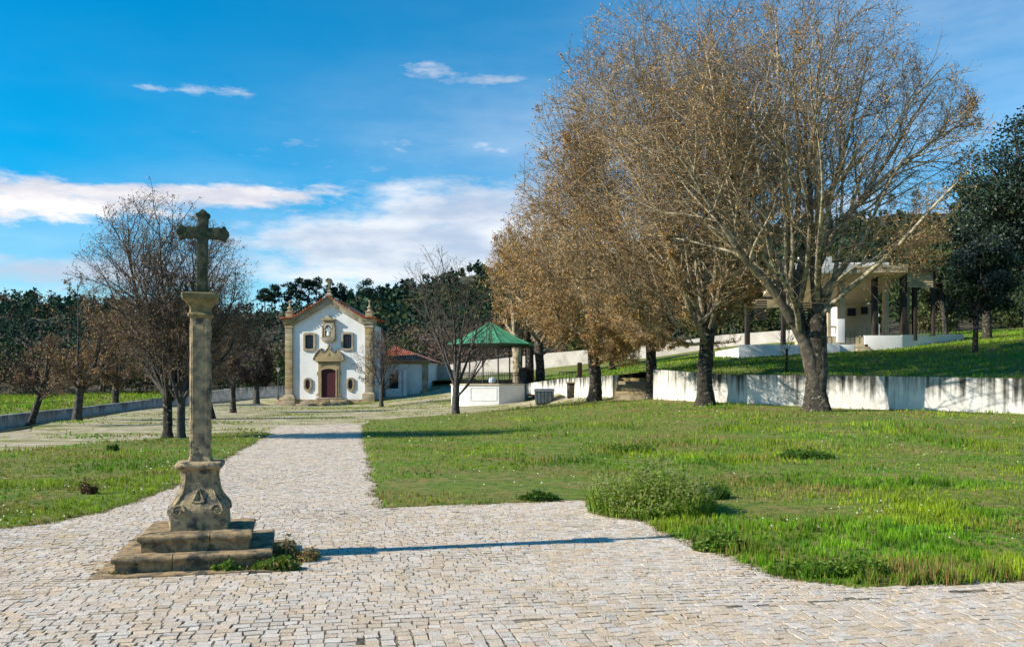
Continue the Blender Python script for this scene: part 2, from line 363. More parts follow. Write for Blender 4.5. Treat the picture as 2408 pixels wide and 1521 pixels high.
M_tile = mat('clay_tile', (.50, .135, .045), .85, var=(.34, .085, .032), scale=5, bump=.3, bscale=20, second=(.17, .10, .06), sscale=2.5, sth=(.6, .72), island=.2)
M_door = mat('door_paint', (.075, .012, .018), .55, var=(.05, .010, .014), scale=6)
M_wpink = mat('weathered_white_render', (.64, .58, .53), .9, var=(.48, .43, .38), scale=.9, detail=9, bump=.2, bscale=9, second=(.30, .27, .23), sscale=1.3, sth=(.56, .72))
M_glass = mat('window_glass', (.006, .010, .022), .35, spec=.25)
M_lead = mat('window_bar', (.03, .035, .05), .6)
M_green = mat('green_sheet_roof', (.036, .19, .095), .6, var=(.065, .27, .14), scale=1.3, bump=.15, bscale=8, second=(.03, .13, .07), sscale=.9, sth=(.56, .7), spec=.4)
M_iron = mat('dark_iron', (.012, .016, .018), .6, var=(.03, .035, .035), scale=9)
M_bin = mat('container_plastic', (.06, .085, .10), .55, var=(.045, .06, .07), scale=3, second=(.11, .13, .13), sscale=4, sth=(.56, .66))
M_binl = mat('container_trim', (.20, .24, .25), .55, var=(.13, .16, .17), scale=4)
M_rub = mat('rubber', (.012, .012, .012), .8)
M_conc = mat('beige_concrete', (.56, .46, .30), .9, var=(.45, .36, .22), scale=1.1, bump=.2, bscale=9)
M_darkp = mat('dark_wood_post', (.022, .018, .016), .7, var=(.04, .032, .026), scale=5)
M_red = mat('red_shutter', (.30, .03, .02), .6)
M_brownp = mat('brown_board', (.032, .012, .009), .6, var=(.03, .01, .008), scale=5)
M_blue = mat('pale_blue_plastic', (.45, .55, .68), .5)
M_barkd = mat('dark_plane_bark', (.050, .042, .032), .95, var=(.018, .016, .013), scale=6, detail=10, contrast=(.42, .58), bump=1.0, bscale=16, second=(.27, .235, .18), sscale=6.5, sth=(.57, .63))
M_barkp = mat('pale_plane_bark', (.42, .355, .24), .9, var=(.25, .195, .12), scale=3.2, detail=8, contrast=(.4, .62), bump=.5, bscale=16, second=(.045, .037, .028), sscale=2.4, sth=(.54, .63))
M_barkt = mat('ageing_plane_bark', (.3, .3, .3), .9, tint=True, var=(.13, .108, .078), scale=4.5, detail=9, contrast=(.48, .6), second=(.050, .042, .032), sscale=2.6, sth=(.52, .62), bump=.6, bscale=15)
M_twig = mat('plane_twig', (.36, .27, .16), .9, var=(.11, .08, .048), scale=2.5)
M_dry = mat('dry_leaf', (.3, .16, .06), .85, tint=True, trans=.15, spec=.1)
M_barkg = mat('grey_bark', (.085, .078, .068), .95, var=(.032, .029, .027), scale=6, detail=9, bump=.9, bscale=18, second=(.17, .16, .14), sscale=5, sth=(.58, .7))
M_twigg = mat('grey_twig', (.15, .115, .088), .9, var=(.085, .063, .048), scale=2)
M_everg = mat('evergreen_leaf', (.02, .04, .02), .55, tint=True, trans=.15, spec=.35)
M_soil = mat('bare_earth', (.26, .17, .10), .95, var=(.16, .12, .06), scale=6, bump=.6, bscale=30)

# ------------------------------------------------------------------ ground sheets
def sheet(name, xs, ys, zf, m, cull=None):
    X, Y = np.meshgrid(xs, ys); Z = zf(X, Y); nx, ny = len(xs), len(ys)
    idx = np.arange(nx*ny).reshape(ny, nx)
    f = np.stack([idx[:-1, :-1], idx[:-1, 1:], idx[1:, 1:], idx[1:, :-1]], -1).reshape(-1, 4)
    if cull is not None:
        keep = cull(X, Y).ravel(); f = f[keep[f].any(1)]
        used = np.unique(f); rm = np.full(nx*ny, -1); rm[used] = np.arange(len(used)); f = rm[f]
        v = np.stack([X, Y, Z], -1).reshape(-1, 3)[used]
    else: v = np.stack([X, Y, Z], -1).reshape(-1, 3)
    return tag(link(name, fast_mesh(name, v, f, smooth=True), m), kind='structure')
far = [-3500, -1500, -700, -350, -200, -140, -110]
sheet('ground', np.array(far+list(np.arange(-90, 91, 1.0))+[-v for v in reversed(far)]), np.array([-3500, -800, -200, -60, -30]+list(np.arange(-20, 116, 1.0))+[140, 200, 400, 900, 3500]), groundZ, M_court)
def edgewob(x, y, a=.07): return (vnoise(x, y, 2.3, 3)-.5)*a*2+(vnoise(x, y, 9, 5)-.5)*a
def lawnR_z(x, y): return groundZ(x, y)+np.clip((sdist(x, y, LAWN_R)+edgewob(x, y))*.5, -.15, .035)+.012*vnoise(x, y, 1.5, 2)
def lawnL_z(x, y): return groundZ(x, y)+np.clip((sdist(x, y, LAWN_L)+edgewob(x, y))*.5, -.15, .035)+.012*vnoise(x, y, 1.5, 2)
gr = lambda a, b, s: np.arange(a, b+s*.5, s)
sheet('lawn', np.concatenate([gr(-7.5, 7, .12), gr(7.3, 46, .6)]), np.concatenate([gr(6.8, 14, .12), gr(14.3, 56, .3)]), lawnR_z, M_lawn, lambda x, y: sdist(x, y, LAWN_R) > -.4)
sheet('lawn', np.concatenate([gr(-31, -9, .5), gr(-8.8, -4, .12)]), gr(8.5, 34.5, .15), lawnL_z, M_lawn, lambda x, y: sdist(x, y, LAWN_L) > -.4)
sheet('field', gr(-85, -14, .7), gr(28, 114, .7), lambda x, y: groundZ(x, y)+np.clip((sdist(x, y, FIELD))*.4, -.3, .05), M_lawn, lambda x, y: sdist(x, y, FIELD) > -1.2)
def terrace():
    xs, ys = gr(-12, 72, .6), gr(33, 108, .6); X, Y = np.meshgrid(xs, ys); nx, ny = len(xs), len(ys)
    s = sdist(X, Y, TERR); idx = np.arange(nx*ny).reshape(ny, nx)
    f = np.stack([idx[:-1, :-1], idx[:-1, 1:], idx[1:, 1:], idx[1:, :-1]], -1).reshape(-1, 4)
    f = f[(s.ravel() > .05)[f].any(1)]
    for _ in range(3):                                     # pull the outer row onto the wall line
        s = sdist(X, Y, TERR); e = .02
        gx = (sdist(X+e, Y, TERR)-sdist(X-e, Y, TERR))/(2*e); gy = (sdist(X, Y+e, TERR)-sdist(X, Y-e, TERR))/(2*e)
        k = np.where(s < .05, .05-s, 0); X = X+gx*k; Y = Y+gy*k
    used = np.unique(f); rm = np.full(nx*ny, -1); rm[used] = np.arange(len(used))
    v = np.stack([X, Y, terrZ(X, Y)], -1).reshape(-1, 3)[used]
    tag(link('terrace_lawn', fast_mesh('terrace_lawn', v, rm[f], smooth=True), M_lawn), kind='structure')
terrace()
terr_z = terrZ

# cobbled paving: bed sheet + stones laid in courses along the path
paving = sheet('paving', gr(-15, 17, .4), gr(-7, 39, .4), lambda x, y: groundZ(x, y)+np.clip(sdist(x, y, PAVE)*.3, -.12, .0200), M_bed, lambda x, y: sdist(x, y, PAVE) > -.8)
U = np.array([-.172, .985]); U /= np.linalg.norm(U); V = np.array([U[1], -U[0]])
def lay_stones():
    out = []
    for turn in (0, 1):                       # 0: courses run along the path (near strip), 1: courses run across it
        A, B = (U, V) if turn == 0 else (V, -U)
        st = []
        t0 = -42.0
        while t0 < 20:
            wd = rng.uniform(.076, .102)
            if turn == 0 and abs(t0) > 18: t0 += wd; continue
            s = np.cumsum(rng.uniform(.068, .128, 520))-(8 if turn == 0 else 18)+rng.uniform(0, .1)
            a, b = s[:-1], s[1:]
            st.append(np.stack([(a+b)/2, np.full(len(a), t0+wd/2), (b-a), np.full(len(a), wd)], 1)); t0 += wd
        st = np.concatenate(st)
        wob = .06*np.sin(st[:, 0]*.8+st[:, 1]*.35)+.09*(vnoise(st[:, 0], st[:, 1], .7, 4)-.5)*2+.02*(vnoise(st[:, 0], st[:, 1], 3.1, 14)-.5)*2
        sw = .05*(vnoise(st[:, 1], st[:, 0]*.4, 1.1, 9)-.5)*2
        c = (st[:, 0]+sw)[:, None]*A+(st[:, 1]+wob)[:, None]*B
        x, y = c[:, 0], c[:, 1]
        line = y-(6.05+.255*(x+.3)+.12*(vnoise(x, y, 1.5, 33)-.5)); strip = (line < 0) & (x > -.9+.25*(vnoise(y, y, 3, 2)-.5))
        ok = (y > 3.2) & (np.abs(x) < 9.5) & (strip if turn == 0 else ~strip)
        x, y, st = x[ok], y[ok], st[ok]
        ok = (sdist(x, y, PAVE) > .03) & (sdist(x, y, LAWN_R)+edgewob(x, y) < .03) & (sdist(x, y, LAWN_L)+edgewob(x, y) < .03)
        q = np.stack([x-XC, y-YC], 1); e1 = np.array([.979, .205]); e2 = np.array([-.205, .979])
        ok &= ~((np.abs(q@e1) < .80) & (np.abs(q@e2) < .80)) & (rng.random(len(x)) > .0015)
        out.append(np.stack([x[ok], y[ok], st[ok, 2], st[ok, 3], np.full(ok.sum(), math.atan2(A[1], A[0]))], 1))
    return np.concatenate(out).T
XC, YC = -2.875, 8.40                         # foot of the wayside cross
sx, sy, sl, swd, sang = lay_stones(); ns = len(sx)
szt = groundZ(sx, sy)
gap = .0014
hl = sl/2-gap-rng.uniform(0, .0035, ns); hw = swd/2-gap-rng.uniform(0, .0035, ns)
rot = sang+rng.normal(0, .06, ns)
inview = (np.abs(sx)/sy < .545) & (sy > 5.6)
order = np.argsort(np.where(inview, sy, 1e9)); near_ids = order[:300]; rest = order[300:]
def stone_template():
    # unit stone, x,y in -1..1, z 0..1
    v = []
    for z, k in ((0.0, 1.0), (1.0, .97)):
        v += [(-k, -k, z), (k, -k, z), (k, k, z), (-k, k, z)]
    f = [(4, 5, 6, 7)]
    for a in range(1):
        for k in range(4):
            j = (k+1) % 4; f.append((a*4+k, a*4+j, a*4+4+j, a*4+4+k))
    return np.array(v), np.array(f)
sv, sf = stone_template()
def stone_verts(ids):
    n = len(ids); v = np.repeat(sv[None], n, 0)
    jit = rng.normal(0, .075, (n, 1, 4, 2)); v[:, :, :2] += np.repeat(jit, 2, 1).reshape(n, 8, 2)
    hgt = rng.uniform(.0228, .0268, n)
    tilt = rng.normal(0, .0010, (n, 2))
    lx = v[:, :, 0]*hl[ids, None]; ly = v[:, :, 1]*hw[ids, None]
    lz = v[:, :, 2]*hgt[:, None]+(tilt[:, :1]*v[:, :, 0]+tilt[:, 1:]*v[:, :, 1])*(v[:, :, 2] > 0)
    return lx, ly, lz
lx, ly, lz = stone_verts(rest)
ca = np.cos(rot[rest])[:, None]; sa = np.sin(rot[rest])[:, None]
ax = lx*ca-ly*sa; ay = lx*sa+ly*ca
vv = np.stack([sx[rest, None]+ax, sy[rest, None]+ay, szt[rest, None]+lz], -1).reshape(-1, 3)
ff = (sf[None]+(np.arange(len(rest))*8)[:, None, None]).reshape(-1, 4)
tag(link('cobblestones', fast_mesh('cobblestones', vv, ff, smooth=False), M_cobble, paving), kind='stuff')
tmpl = []
for k in range(12):
    a, b, c = stone_verts(near_ids[k:k+1])
    s0 = near_ids[k]
    tmpl.append((fast_mesh('cobble', np.stack([a[0]/hl[s0], b[0]/hw[s0], c[0]], -1), sf), s0))
ang = math.atan2(U[1], U[0])
for n_, i in enumerate(near_ids):
    me, _ = tmpl[n_ % 12]
    o = link('cobble', me, M_cobble, paving, (sx[i], sy[i], szt[i]), float(rot[i]))
    o.scale = (hl[i], hw[i], rng.uniform(.95, 1.05))

# ------------------------------------------------------------------ grass, daisies, weeds
def blades(name, x, y, z, h, w, col, bend=.5, m=None, parent=None):
    n = len(x); a = rng.uniform(0, 2*np.pi, n); dx, dy = np.cos(a), np.sin(a)
    b = rng.uniform(0, 2*np.pi, n); bl = h*rng.uniform(.1, bend, n)
    p = np.stack([x, y, z], 1)
    v0 = p+np.stack([-dx*w, -dy*w, np.full(n, -.01)], 1); v1 = p+np.stack([dx*w, dy*w, np.full(n, -.01)], 1)
    v2 = p+np.stack([np.cos(b)*bl, np.sin(b)*bl, h], 1)
    v = np.stack([v0, v1, v2], 1).reshape(-1, 3); f = np.arange(3*n).reshape(-1, 3)
    return link(name, fast_mesh(name, v, f, cols=np.repeat(col, 3, 0)), m or M_grass, parent)
def grass_cols(x, y, n, dry=0.0):
    g1 = np.array([.145, .27, .008]); g2 = np.array([.07, .18, .008]); g3 = np.array([.25, .30, .012]); br = np.array([.26, .18, .06])
    t = vnoise(x, y, .55, 1)[:, None]; u = vnoise(x, y, 2.2, 6)[:, None]
    c = g1*(1-u)+g2*u; c = np.where(t > .5, c*.45+g3*.55, c); dk = vnoise(x, y, 3.7, 71)[:, None]; c = c*(.5+.9*dk)*(.7+.6*vnoise(x, y, .28, 73))[:, None]
    dmask = (np.clip(vnoise(x, y, .8, 11)*1.2-.62+dry, 0, 1) > rng.random(n))[:, None]
    c = np.where(dmask, br, c)
    return c*rng.uniform(.8, 1.45, (n, 1))
def scatter(poly, n, x0, x1, y0, y1, p=2.0, clump=False):
    """more points near the camera (the picture holds equal detail everywhere)"""
    u = rng.random(n); y = (y0**(1-p)+(y1**(1-p)-y0**(1-p))*u)**(1/(1-p))
    x = rng.uniform(-1, 1, n)*(.60*y)+0
    if clump:                                              # draw most blades together into tufts
        cell = .10+.004*y; cxk = np.floor(x/cell); cyk = np.floor(y/cell); hsh = np.abs(np.sin(cxk*12.9898+cyk*78.233)*43758.5453) % 1.0; hs2 = np.abs(np.sin(cxk*39.3+cyk*11.1)*24634.6) % 1.0
        pull = np.where(rng.random(n) < .62, rng.uniform(.55, .95, n), 0)
        x = x+((cxk+hsh)*cell-x)*pull; y = y+((cyk+hs2)*cell-y)*pull
    ok = (sdist(x, y, poly)+edgewob(x, y) > -.03) & (x > x0) & (x < x1)
    return x[ok], y[ok]
x, y = scatter(LAWN_R, 330000, -8, 30, 7.2, 52, 1.75, True)
n = len(x); ed = sdist(x, y, LAWN_R)
tall = np.clip(1-ed/1.1, 0, 1)*(x > 1.5)*(y < 13)*.8
patch = np.clip(vnoise(x, y, .7, 21)*1.6-.5, 0, 1)
brown = np.clip(np.exp(-(((x+.2)/2.6)**2+((y-14.2)/3.0)**2))*(.4+1.2*vnoise(x, y, 1.3, 91))+np.clip(vnoise(x, y, .33, 93)*2.2-1.25, 0, .7), 0, 1)
keep = rng.random(n) > brown*.55+.25*(1-patch)
x, y, tall, patch, brown = x[keep], y[keep], tall[keep], patch[keep], brown[keep]; n = len(x)
h = (.022+.05*patch*(x > 0)+.022*patch+.06*tall)*(.35+1.3*vnoise(x, y, 5.5, 61))*rng.uniform(.5, 1.3, n)*(1-.5*brown)*(1+y/45)
w = (.0026+.00035*y)*rng.uniform(.7, 1.4, n)
tag(blades('grass', x, y, lawnR_z(x, y), h, w, grass_cols(x, y, n, brown*.45)), 'bright green short grass of the large lawn right of the path', 'grass', kind='stuff')
x, y = scatter(LAWN_L, 190000, -20, -3, 9.3, 33, 1.7, True); n = len(x)
patch = np.clip(vnoise(x, y, .7, 31)*1.6-.5, 0, 1)
h = (.022+.035*patch)*(.35+1.3*vnoise(x, y, 5.5, 62))*rng.uniform(.5, 1.3, n)*(1+y/45); w = (.0026+.00035*y)*rng.uniform(.7, 1.4, n)
tag(blades('grass', x, y, lawnL_z(x, y), h, w, grass_cols(x, y, n, .10+.35*np.clip(vnoise(x, y, .4, 95)*2-.8, 0, 1))), 'short green grass of the wedge lawn left of the stone cross', 'grass', kind='stuff')
# terrace grass, seen edge-on beyond the wall
n = 50000; x = rng.uniform(-4, 40, n); y = rng.uniform(36, 75, n); ok = sdist(x, y, TERR) > .05; x, y = x[ok], y[ok]; n = len(x)
tag(blades('grass', x, y, terr_z(x, y), rng.uniform(.05, .16, n), rng.uniform(.02, .04, n), grass_cols(x, y, n)*np.array([.9, 1.0, .8])), 'green grass on the raised terrace above the white wall', 'grass', kind='stuff')
n = 90000; x = rng.uniform(-34, 10, n); y = rng.uniform(20, 80, n); pt = vnoise(x*.6, y*1.4, .42, 81)
ok = (sdist(x, y, LAWN_R) < .1) & (sdist(x, y, LAWN_L) < .1) & (sdist(x, y, PAVE) < -.2) & (sdist(x, y, FIELD) < -.6) & (rng.random(n) < np.clip(pt*3-1.45, .02, 1)); x, y = x[ok], y[ok]; n = len(x)
tag(blades('court_grass', x, y, groundZ(x, y), rng.uniform(.03, .09, n), rng.uniform(.02, .045, n), grass_cols(x, y, n, .25)), 'thin yellowish grass patches on the gravel court before the chapel', 'grass', kind='stuff')
n = 40000; x = rng.uniform(-62, -16, n); y = rng.uniform(34, 110, n); ok = sdist(x, y, FIELD) > .3; x, y = x[ok], y[ok]; n = len(x)
tag(blades('field_grass', x, y, groundZ(x, y)+.05, rng.uniform(.08, .25, n), rng.uniform(.04, .08, n), grass_cols(x, y, n, .05)), 'green grass of the field beyond the low left wall', 'grass', kind='stuff')
def edge_weeds(poly, n, x0, x1, y0, y1, label):           # creeping growth and dead stalks where turf meets stone
    x = rng.uniform(x0, x1, n); y = y0*(y1/y0)**rng.random(n); s_ = sdist(x, y, poly)+edgewob(x, y)
    ok = (s_ < .06) & (s_ > -.16*vnoise(x, y, 2.6, 97)**1.5) & (rng.random(n) < .25+vnoise(x, y, 1.7, 98)); x, y = x[ok], y[ok]; n = len(x)
    c = np.array([(.26, .18, .08), (.20, .15, .06), (.13, .15, .03), (.08, .13, .02)])[rng.integers(0, 4, n)]*rng.uniform(.7, 1.3, (n, 1))
    tag(blades('edge_weeds', x, y, groundZ(x, y)+.018, rng.uniform(.01, .04, n), rng.uniform(.004, .009, n), c, bend=1.4), label, 'weeds', kind='stuff')
edge_weeds(LAWN_R, 520000, -6.5, 6, 7.2, 32, 'dry weeds creeping over the paving along the right lawn edge')
edge_weeds(LAWN_L, 260000, -9, -4, 9.2, 31, 'dry weeds creeping over the paving along the left lawn edge')
# weeds hanging over the top of the low retaining wall and sprouting at its foot
def daisies(name, poly, n, y0, y1, zf, label, dens_seed):
    x, y = scatter(poly, n, -20, 20, y0, y1, 1.6)
    ok = vnoise(x, y, .9, dens_seed) > .56; x, y = x[ok], y[ok]; n = len(x)
    s = (.003+.00050*y)*rng.uniform(.6, 1.2, n); z = zf(x, y)+.03+rng.uniform(0, .03, n)
    off = np.array([[-1, -.6, 0], [.6, -1, 0], [1, .6, 0], [-.6, 1, .15]])
    v = np.stack([x, y, z], 1)[:, None]+off[None]*s[:, None, None]
    v[:, 2:, 2] += (s*.9)[:, None]
    tag(link(name, fast_mesh(name, v.reshape(-1, 3), np.arange(4*n).reshape(-1, 4)), M_flower), label, 'flowers', kind='stuff')
daisies('daisies', LAWN_R, 900, 9, 45, lawnR_z, 'tiny white daisies dotted over the lawn right of the path', 41)
daisies('daisies', LAWN_L, 1500, 10, 32, lawnL_z, 'tiny white daisies dotted over the lawn left of the path', 43)

def weed_clump(name, label, px, py, wpx, hgt, n, cols, flowers=0, group=None, zf=None, d=None, deep=None):
    if d is None: cx, cy = G(px, py)
    else: cx, cy = W(px, py, d)[:2]
    r = wpx*cy/F/2; dp = deep or .6
    z0 = float((zf or groundZ)(np.array([cx]), np.array([cy]))[0])
    t = thing(name, label, 'weeds', (cx, cy, z0), 0, group)
    a = rng.uniform(0, 2*np.pi, n); q = np.sqrt(rng.random(n)); x = np.cos(a)*q*r; y = np.sin(a)*q*r*dp
    lump = .25+1.5*vnoise(x+cx, y+cy, 4/max(r, .15)*.5, 8)
    h = hgt*(1-.6*q*q)*rng.uniform(.55, 1.1, n)*lump
    c = np.array(cols)[rng.integers(0, len(cols), n)]*rng.uniform(.7, 1.3, (n, 1))
    blades('stems', x, y, np.zeros(n), h, np.full(n, .0035+.0003*cy), c, bend=.7, parent=t)
    m = n*2; i = rng.integers(0, n, m); s = rng.uniform(.008, .019, m)*(1+cy/40)
    p = np.stack([x[i]+rng.normal(0, .02, m), y[i]+rng.normal(0, .02, m), h[i]*rng.uniform(.25, 1, m)], 1)
    d1 = rng.normal(0, 1, (m, 3)); d1 /= np.linalg.norm(d1, axis=1)[:, None]; d2 = np.cross(d1, rng.normal(0, 1, (m, 3))); d2 /= np.linalg.norm(d2, axis=1)[:, None]
    v = np.stack([p-d1*s[:, None]*1.4, p+d2*s[:, None]*.6, p+d1*s[:, None]*1.4, p-d2*s[:, None]*.6], 1).reshape(-1, 3)
    link('leaves', fast_mesh('leaves', v, np.arange(4*m).reshape(-1, 4), cols=np.repeat(c[i], 4, 0)), M_grass, t)
    if flowers:
        i = rng.integers(0, n, flowers); s = rng.uniform(.008, .016, flowers)
        p = np.stack([x[i], y[i], h[i]*rng.uniform(.85, 1.08, flowers)], 1)
        v = np.stack([p+np.array(k)*s[:, None] for k in ((-1, 0, 0), (0, -.7, .7), (1, 0, .3), (0, .7, -.5))], 1).reshape(-1, 3)
        tag(link('flower_heads', fast_mesh('flower_heads', v, np.arange(4*flowers).reshape(-1, 4)), M_flowery, t), kind='stuff')
    return t
gcol = [(.11, .2, .02), (.07, .15, .015), (.16, .22, .03)]; dcol = [(.045, .11, .012), (.06, .13, .014)]
weed_clump('weed_bush', 'broad bushy weed clump with pale flower tips at the lawn corner', 1530, 1208, 300, .52, 3000, [(.15, .24, .02), (.10, .19, .015), (.22, .27, .04)], 2800, zf=lawnR_z, deep=1.0)
weed_clump('weed_clump', 'dark green weed clump just right of the pale flowered bush', 1650, 1178, 130, .30, 700, dcol, 0, zf=lawnR_z)
weed_clump('weed_clump', 'dark leafy weed tuft further back, upper right of the flowered bush', 1895, 1090, 135, .2, 500, dcol, 0, zf=lawnR_z)
weed_clump('weed_clump', 'low green weed patch behind the pale flowered bush', 1480, 1072, 120, .28, 500, gcol, 0, zf=lawnR_z)
weed_clump('weed_clump', 'flat dark weeds on the straight lawn edge by the cobbles', 1265, 1180, 90, .11, 500, dcol, 0, zf=lawnR_z)
weed_clump('weed_clump', 'dark green tuft in the lawn left of the cross, near the far gravel', 265, 1064, 26, .28, 220, dcol, 0, zf=lawnL_z)
weed_clump('weed_clump', 'brown dry dock stalks in the lawn left of the cross', 210, 1168, 36, .22, 90, [(.07, .04, .02), (.09, .05, .03)], 0, zf=lawnL_z)
weed_clump('weed_clump', 'dry brownish bush growing against the right side of the cross steps', 690, 1322, 115, .17, 650, [(.30, .20, .09), (.24, .17, .07), (.15, .16, .04)], 0, deep=.8)
weed_clump('weed_clump', 'spiky green weed tuft before the front of the cross steps', 525, 1349, 52, .17, 160, gcol, 0, deep=.4)
weed_clump('weed_clump', 'grass strip at the front right corner of the cross steps', 630, 1345, 150, .12, 700, gcol+[(.18, .14, .05)], 0, deep=.25)
weed_clump('weed_clump', 'low brown moss strip at the front left corner of the cross slab', 270, 1358, 90, .035, 260, [(.13, .11, .035), (.10, .12, .03)], 0, deep=.12)
weed_clump('weed_clump', 'tall green grass tuft by the lawn edge nearest the camera', 1690, 1300, 120, .2, 420, gcol, 0, zf=lawnR_z)
weed_clump('weed_clump', 'tall grass tufts at the lawn front, right of the curve', 1960, 1362, 240, .17, 800, gcol, 0, zf=lawnR_z, deep=.4)
# sprigs in the joints between cobbles
def sprigs():
    n = 1500; i = rng.choice(ns, n, replace=False); k = (vnoise(sx[i], sy[i], .5, 12) > .50) & (sy[i] < 20); i = i[k]
    i = np.repeat(i, 12); n = len(i); x = sx[i]+.06*V[0]+rng.normal(0, .028, n); y = sy[i]+.06*V[1]+rng.normal(0, .014, n)
    c = np.array([(.10, .15, .02), (.16, .13, .045), (.07, .12, .015)])[rng.integers(0, 3, n)]
    blades('joint_weeds', x, y, groundZ(x, y)+.016, rng.uniform(.012, .032, n), np.full(n, .004), c)
    o = bpy.context.scene.collection.objects['joint_weeds']; tag(o, 'small weeds growing in the joints of the cobbles', 'weeds', kind='stuff')
sprigs()

n = 2600; tc_ = rng.integers(0, 4, n); cxs = np.array([W(1920, 968, 38)[:2], W(1660, 955, 42.5)[:2], W(1530, 945, 48)[:2], W(1397, 945, 51)[:2]])[tc_]
x = cxs[:, 0]+rng.normal(0, 5, n); y = cxs[:, 1]-2+rng.normal(0, 5, n); ok = sdist(x, y, LAWN_R) > .2; x, y = x[ok], y[ok]; n = len(x)
p = np.stack([x, y, lawnR_z(x, y)+.05], 1); a = rng.uniform(0, 6.28, n); r_ = rng.uniform(.04, .075, n)
v = np.stack([p+np.stack([np.cos(a+k)*r_, np.sin(a+k)*r_, rng.uniform(-.01, .035, n)], 1) for k in (0, 1.9, 4.1)], 1).reshape(-1, 3)
cl = np.array([(.33, .19, .08), (.24, .13, .06), (.40, .26, .11)])[rng.integers(0, 3, n)]
tag(link('fallen_leaves', fast_mesh('fallen_leaves', v, np.arange(3*n).reshape(-1, 3), cols=np.repeat(cl, 3, 0)), M_dry), 'brown fallen leaves lying on the grass under the plane trees', 'leaves', kind='stuff')

# ------------------------------------------------------------------ the stone cross
def wayside_cross():
    t = thing('wayside_cross', 'weathered granite wayside cross on a scrolled pedestal and two steps', 'cross', (XC, YC, gz(XC, YC)), math.radians(13.6))
    z = 0.035
    MB().box(-.79, .79, -.79, .79, -.05, z).build('foundation_slab', M_stone2, t, bevel=.008, weather=.006, cuts=4, seed=1)
    def step(half, z0, hh, splits, sd):
        nose = .028
        xs = [-half]+[s for s in splits]+[half]
        root = MB().box(-half+nose+.03, half-nose-.03, -half+nose+.03, half-nose-.03, z0+.002, z0+hh-.02).build('step', M_stone2, t)
        for a in range(len(xs)-1):
            for b in range(2):
                x0, x1 = xs[a]+(.003 if a else 0), xs[a+1]-(.003 if a < len(xs)-2 else 0)
                y0, y1 = (-half, -.003) if b == 0 else (.003, half)
                L, R_, Fr, B = a == 0, a == len(xs)-2, b == 0, b == 1
                rings = []
                for off, zz in ((nose, 0), (nose, hh*.52), (nose*.8, hh*.60), (.004, hh*.66), (0, hh*.82), (.006, hh*.94), (.025, hh)):
                    q = [(x0+off*L, y0+off*Fr), (x1-off*R_, y0+off*Fr), (x1-off*R_, y1-off*B), (x0+off*L, y1-off*B)]
                    rings.append([(u, v, z0+zz) for u, v in q])
                MB().loft(rings).build('stone', M_stone2, root, weather=.007, cuts=3, seed=sd+a+b*3)
    step(.655, z, .133, [-.17], 3); z += .131
    step(.475, z, .150, [.12], 9); z += .148
    # pedestal: concave body with scroll feet
    prof = [(.262, 0), (.262, .09), (.258, .13), (.268, .17), (.262, .215), (.238, .255), (.205, .30), (.178, .36), (.163, .43), (.156, .50), (.158, .555), (.165, .575)]
    pd = MB().square([(r, z+h) for r, h in prof], ch=.02).build('pedestal', M_stone, t, weather=.006, cuts=2, seed=15)
    MB().square([(.165, z+.572), (.19, z+.585), (.213, z+.605), (.216, z+.63), (.205, z+.648), (.19, z+.655), (.13, z+.66)], ch=.02).build('cap_moulding', M_stone, pd, weather=.005, cuts=2, seed=18)
    for side in range(4):
        ca, sa = math.cos(side*math.pi/2), math.sin(side*math.pi/2)
        R_ = lambda p: (p[0]*ca-p[1]*sa, p[0]*sa+p[1]*ca, p[2])
        def rad(h): return float(np.interp(h, [h_ for _, h_ in prof], [r for r, _ in prof]))
        for sgn in (-1, 1):
            pts = []
            for k in range(30):                                       # volute coiling inwards
                th = k/29*2.6*math.pi; rr = .062*(1-.80*k/29)
                xx = sgn*(.178-rr*math.cos(th)*1.0); hh = .195+rr*math.sin(th)
                pts.append(R_((xx, -rad(hh)-.004, z+hh)))
            lead = []
            for h_ in (.56, .50, .43, .36, .31, .27, .235):
                lead.append(R_((sgn*(rad(h_)-.035), -rad(h_)-.003, z+h_)))
            MB().tube(lead, .009, 6).build('rib', M_stone, pd, smooth=True)
            MB().tube(pts, [.0125-.007*k/29 for k in range(30)], 6).build('scroll', M_stone, pd, smooth=True)
        tri = [(-.055, .272), (.055, .272), (.0, .405)]
        f = lambda x_, h_, o: R_((x_, -rad(h_)-o, z+h_))
        for a, b in ((0, 1), (1, 2), (2, 0)):
            MB().tube([f(*tri[a], .004), f(*[(tri[a][i]+tri[b][i])/2 for i in (0, 1)], .006), f(*tri[b], .004)], .010, 5).build('triangle_relief', M_stone, pd, smooth=True)
        pts = [f(.085*math.cos(k*math.pi/14+math.pi), .545+.10*math.sin(k*math.pi/14+math.pi), .002) for k in range(15)]
        MB().tube(pts, .007, 5).build('medallion_rim', M_stone, pd, smooth=True)
    pd.scale = (.95, .95, .924); pd.location.z = z*(1-.924)
    z += .655*.924
    hcol = 1.316
    cl = MB().square([(.105, z), (.100, z+.02), (.090, z+.05), (.088, z+.1), (.085, z+hcol-.05), (.084, z+hcol)], ch=.012).build('column', M_stone, t, weather=.004, cuts=4, seed=23)
    for side in range(4):
        ca, sa = math.cos(side*math.pi/2), math.sin(side*math.pi/2)
        R_ = lambda p: (p[0]*ca-p[1]*sa, p[0]*sa+p[1]*ca, p[2])
        for sgn in (-1, 1):
            MB().tube([R_((sgn*.058, -.0865, z+h_)) for h_ in (.16, .5, .9, 1.24)], .006, 5).build('fillet', M_stone, cl, smooth=True)
        MB().tube([R_((.058*math.cos(k*math.pi/10+math.pi), -.0865, z+.16+.05*math.sin(k*math.pi/10+math.pi)*-1)) for k in range(11)], .006, 5).build('fillet', M_stone, cl, smooth=True)
    z += hcol
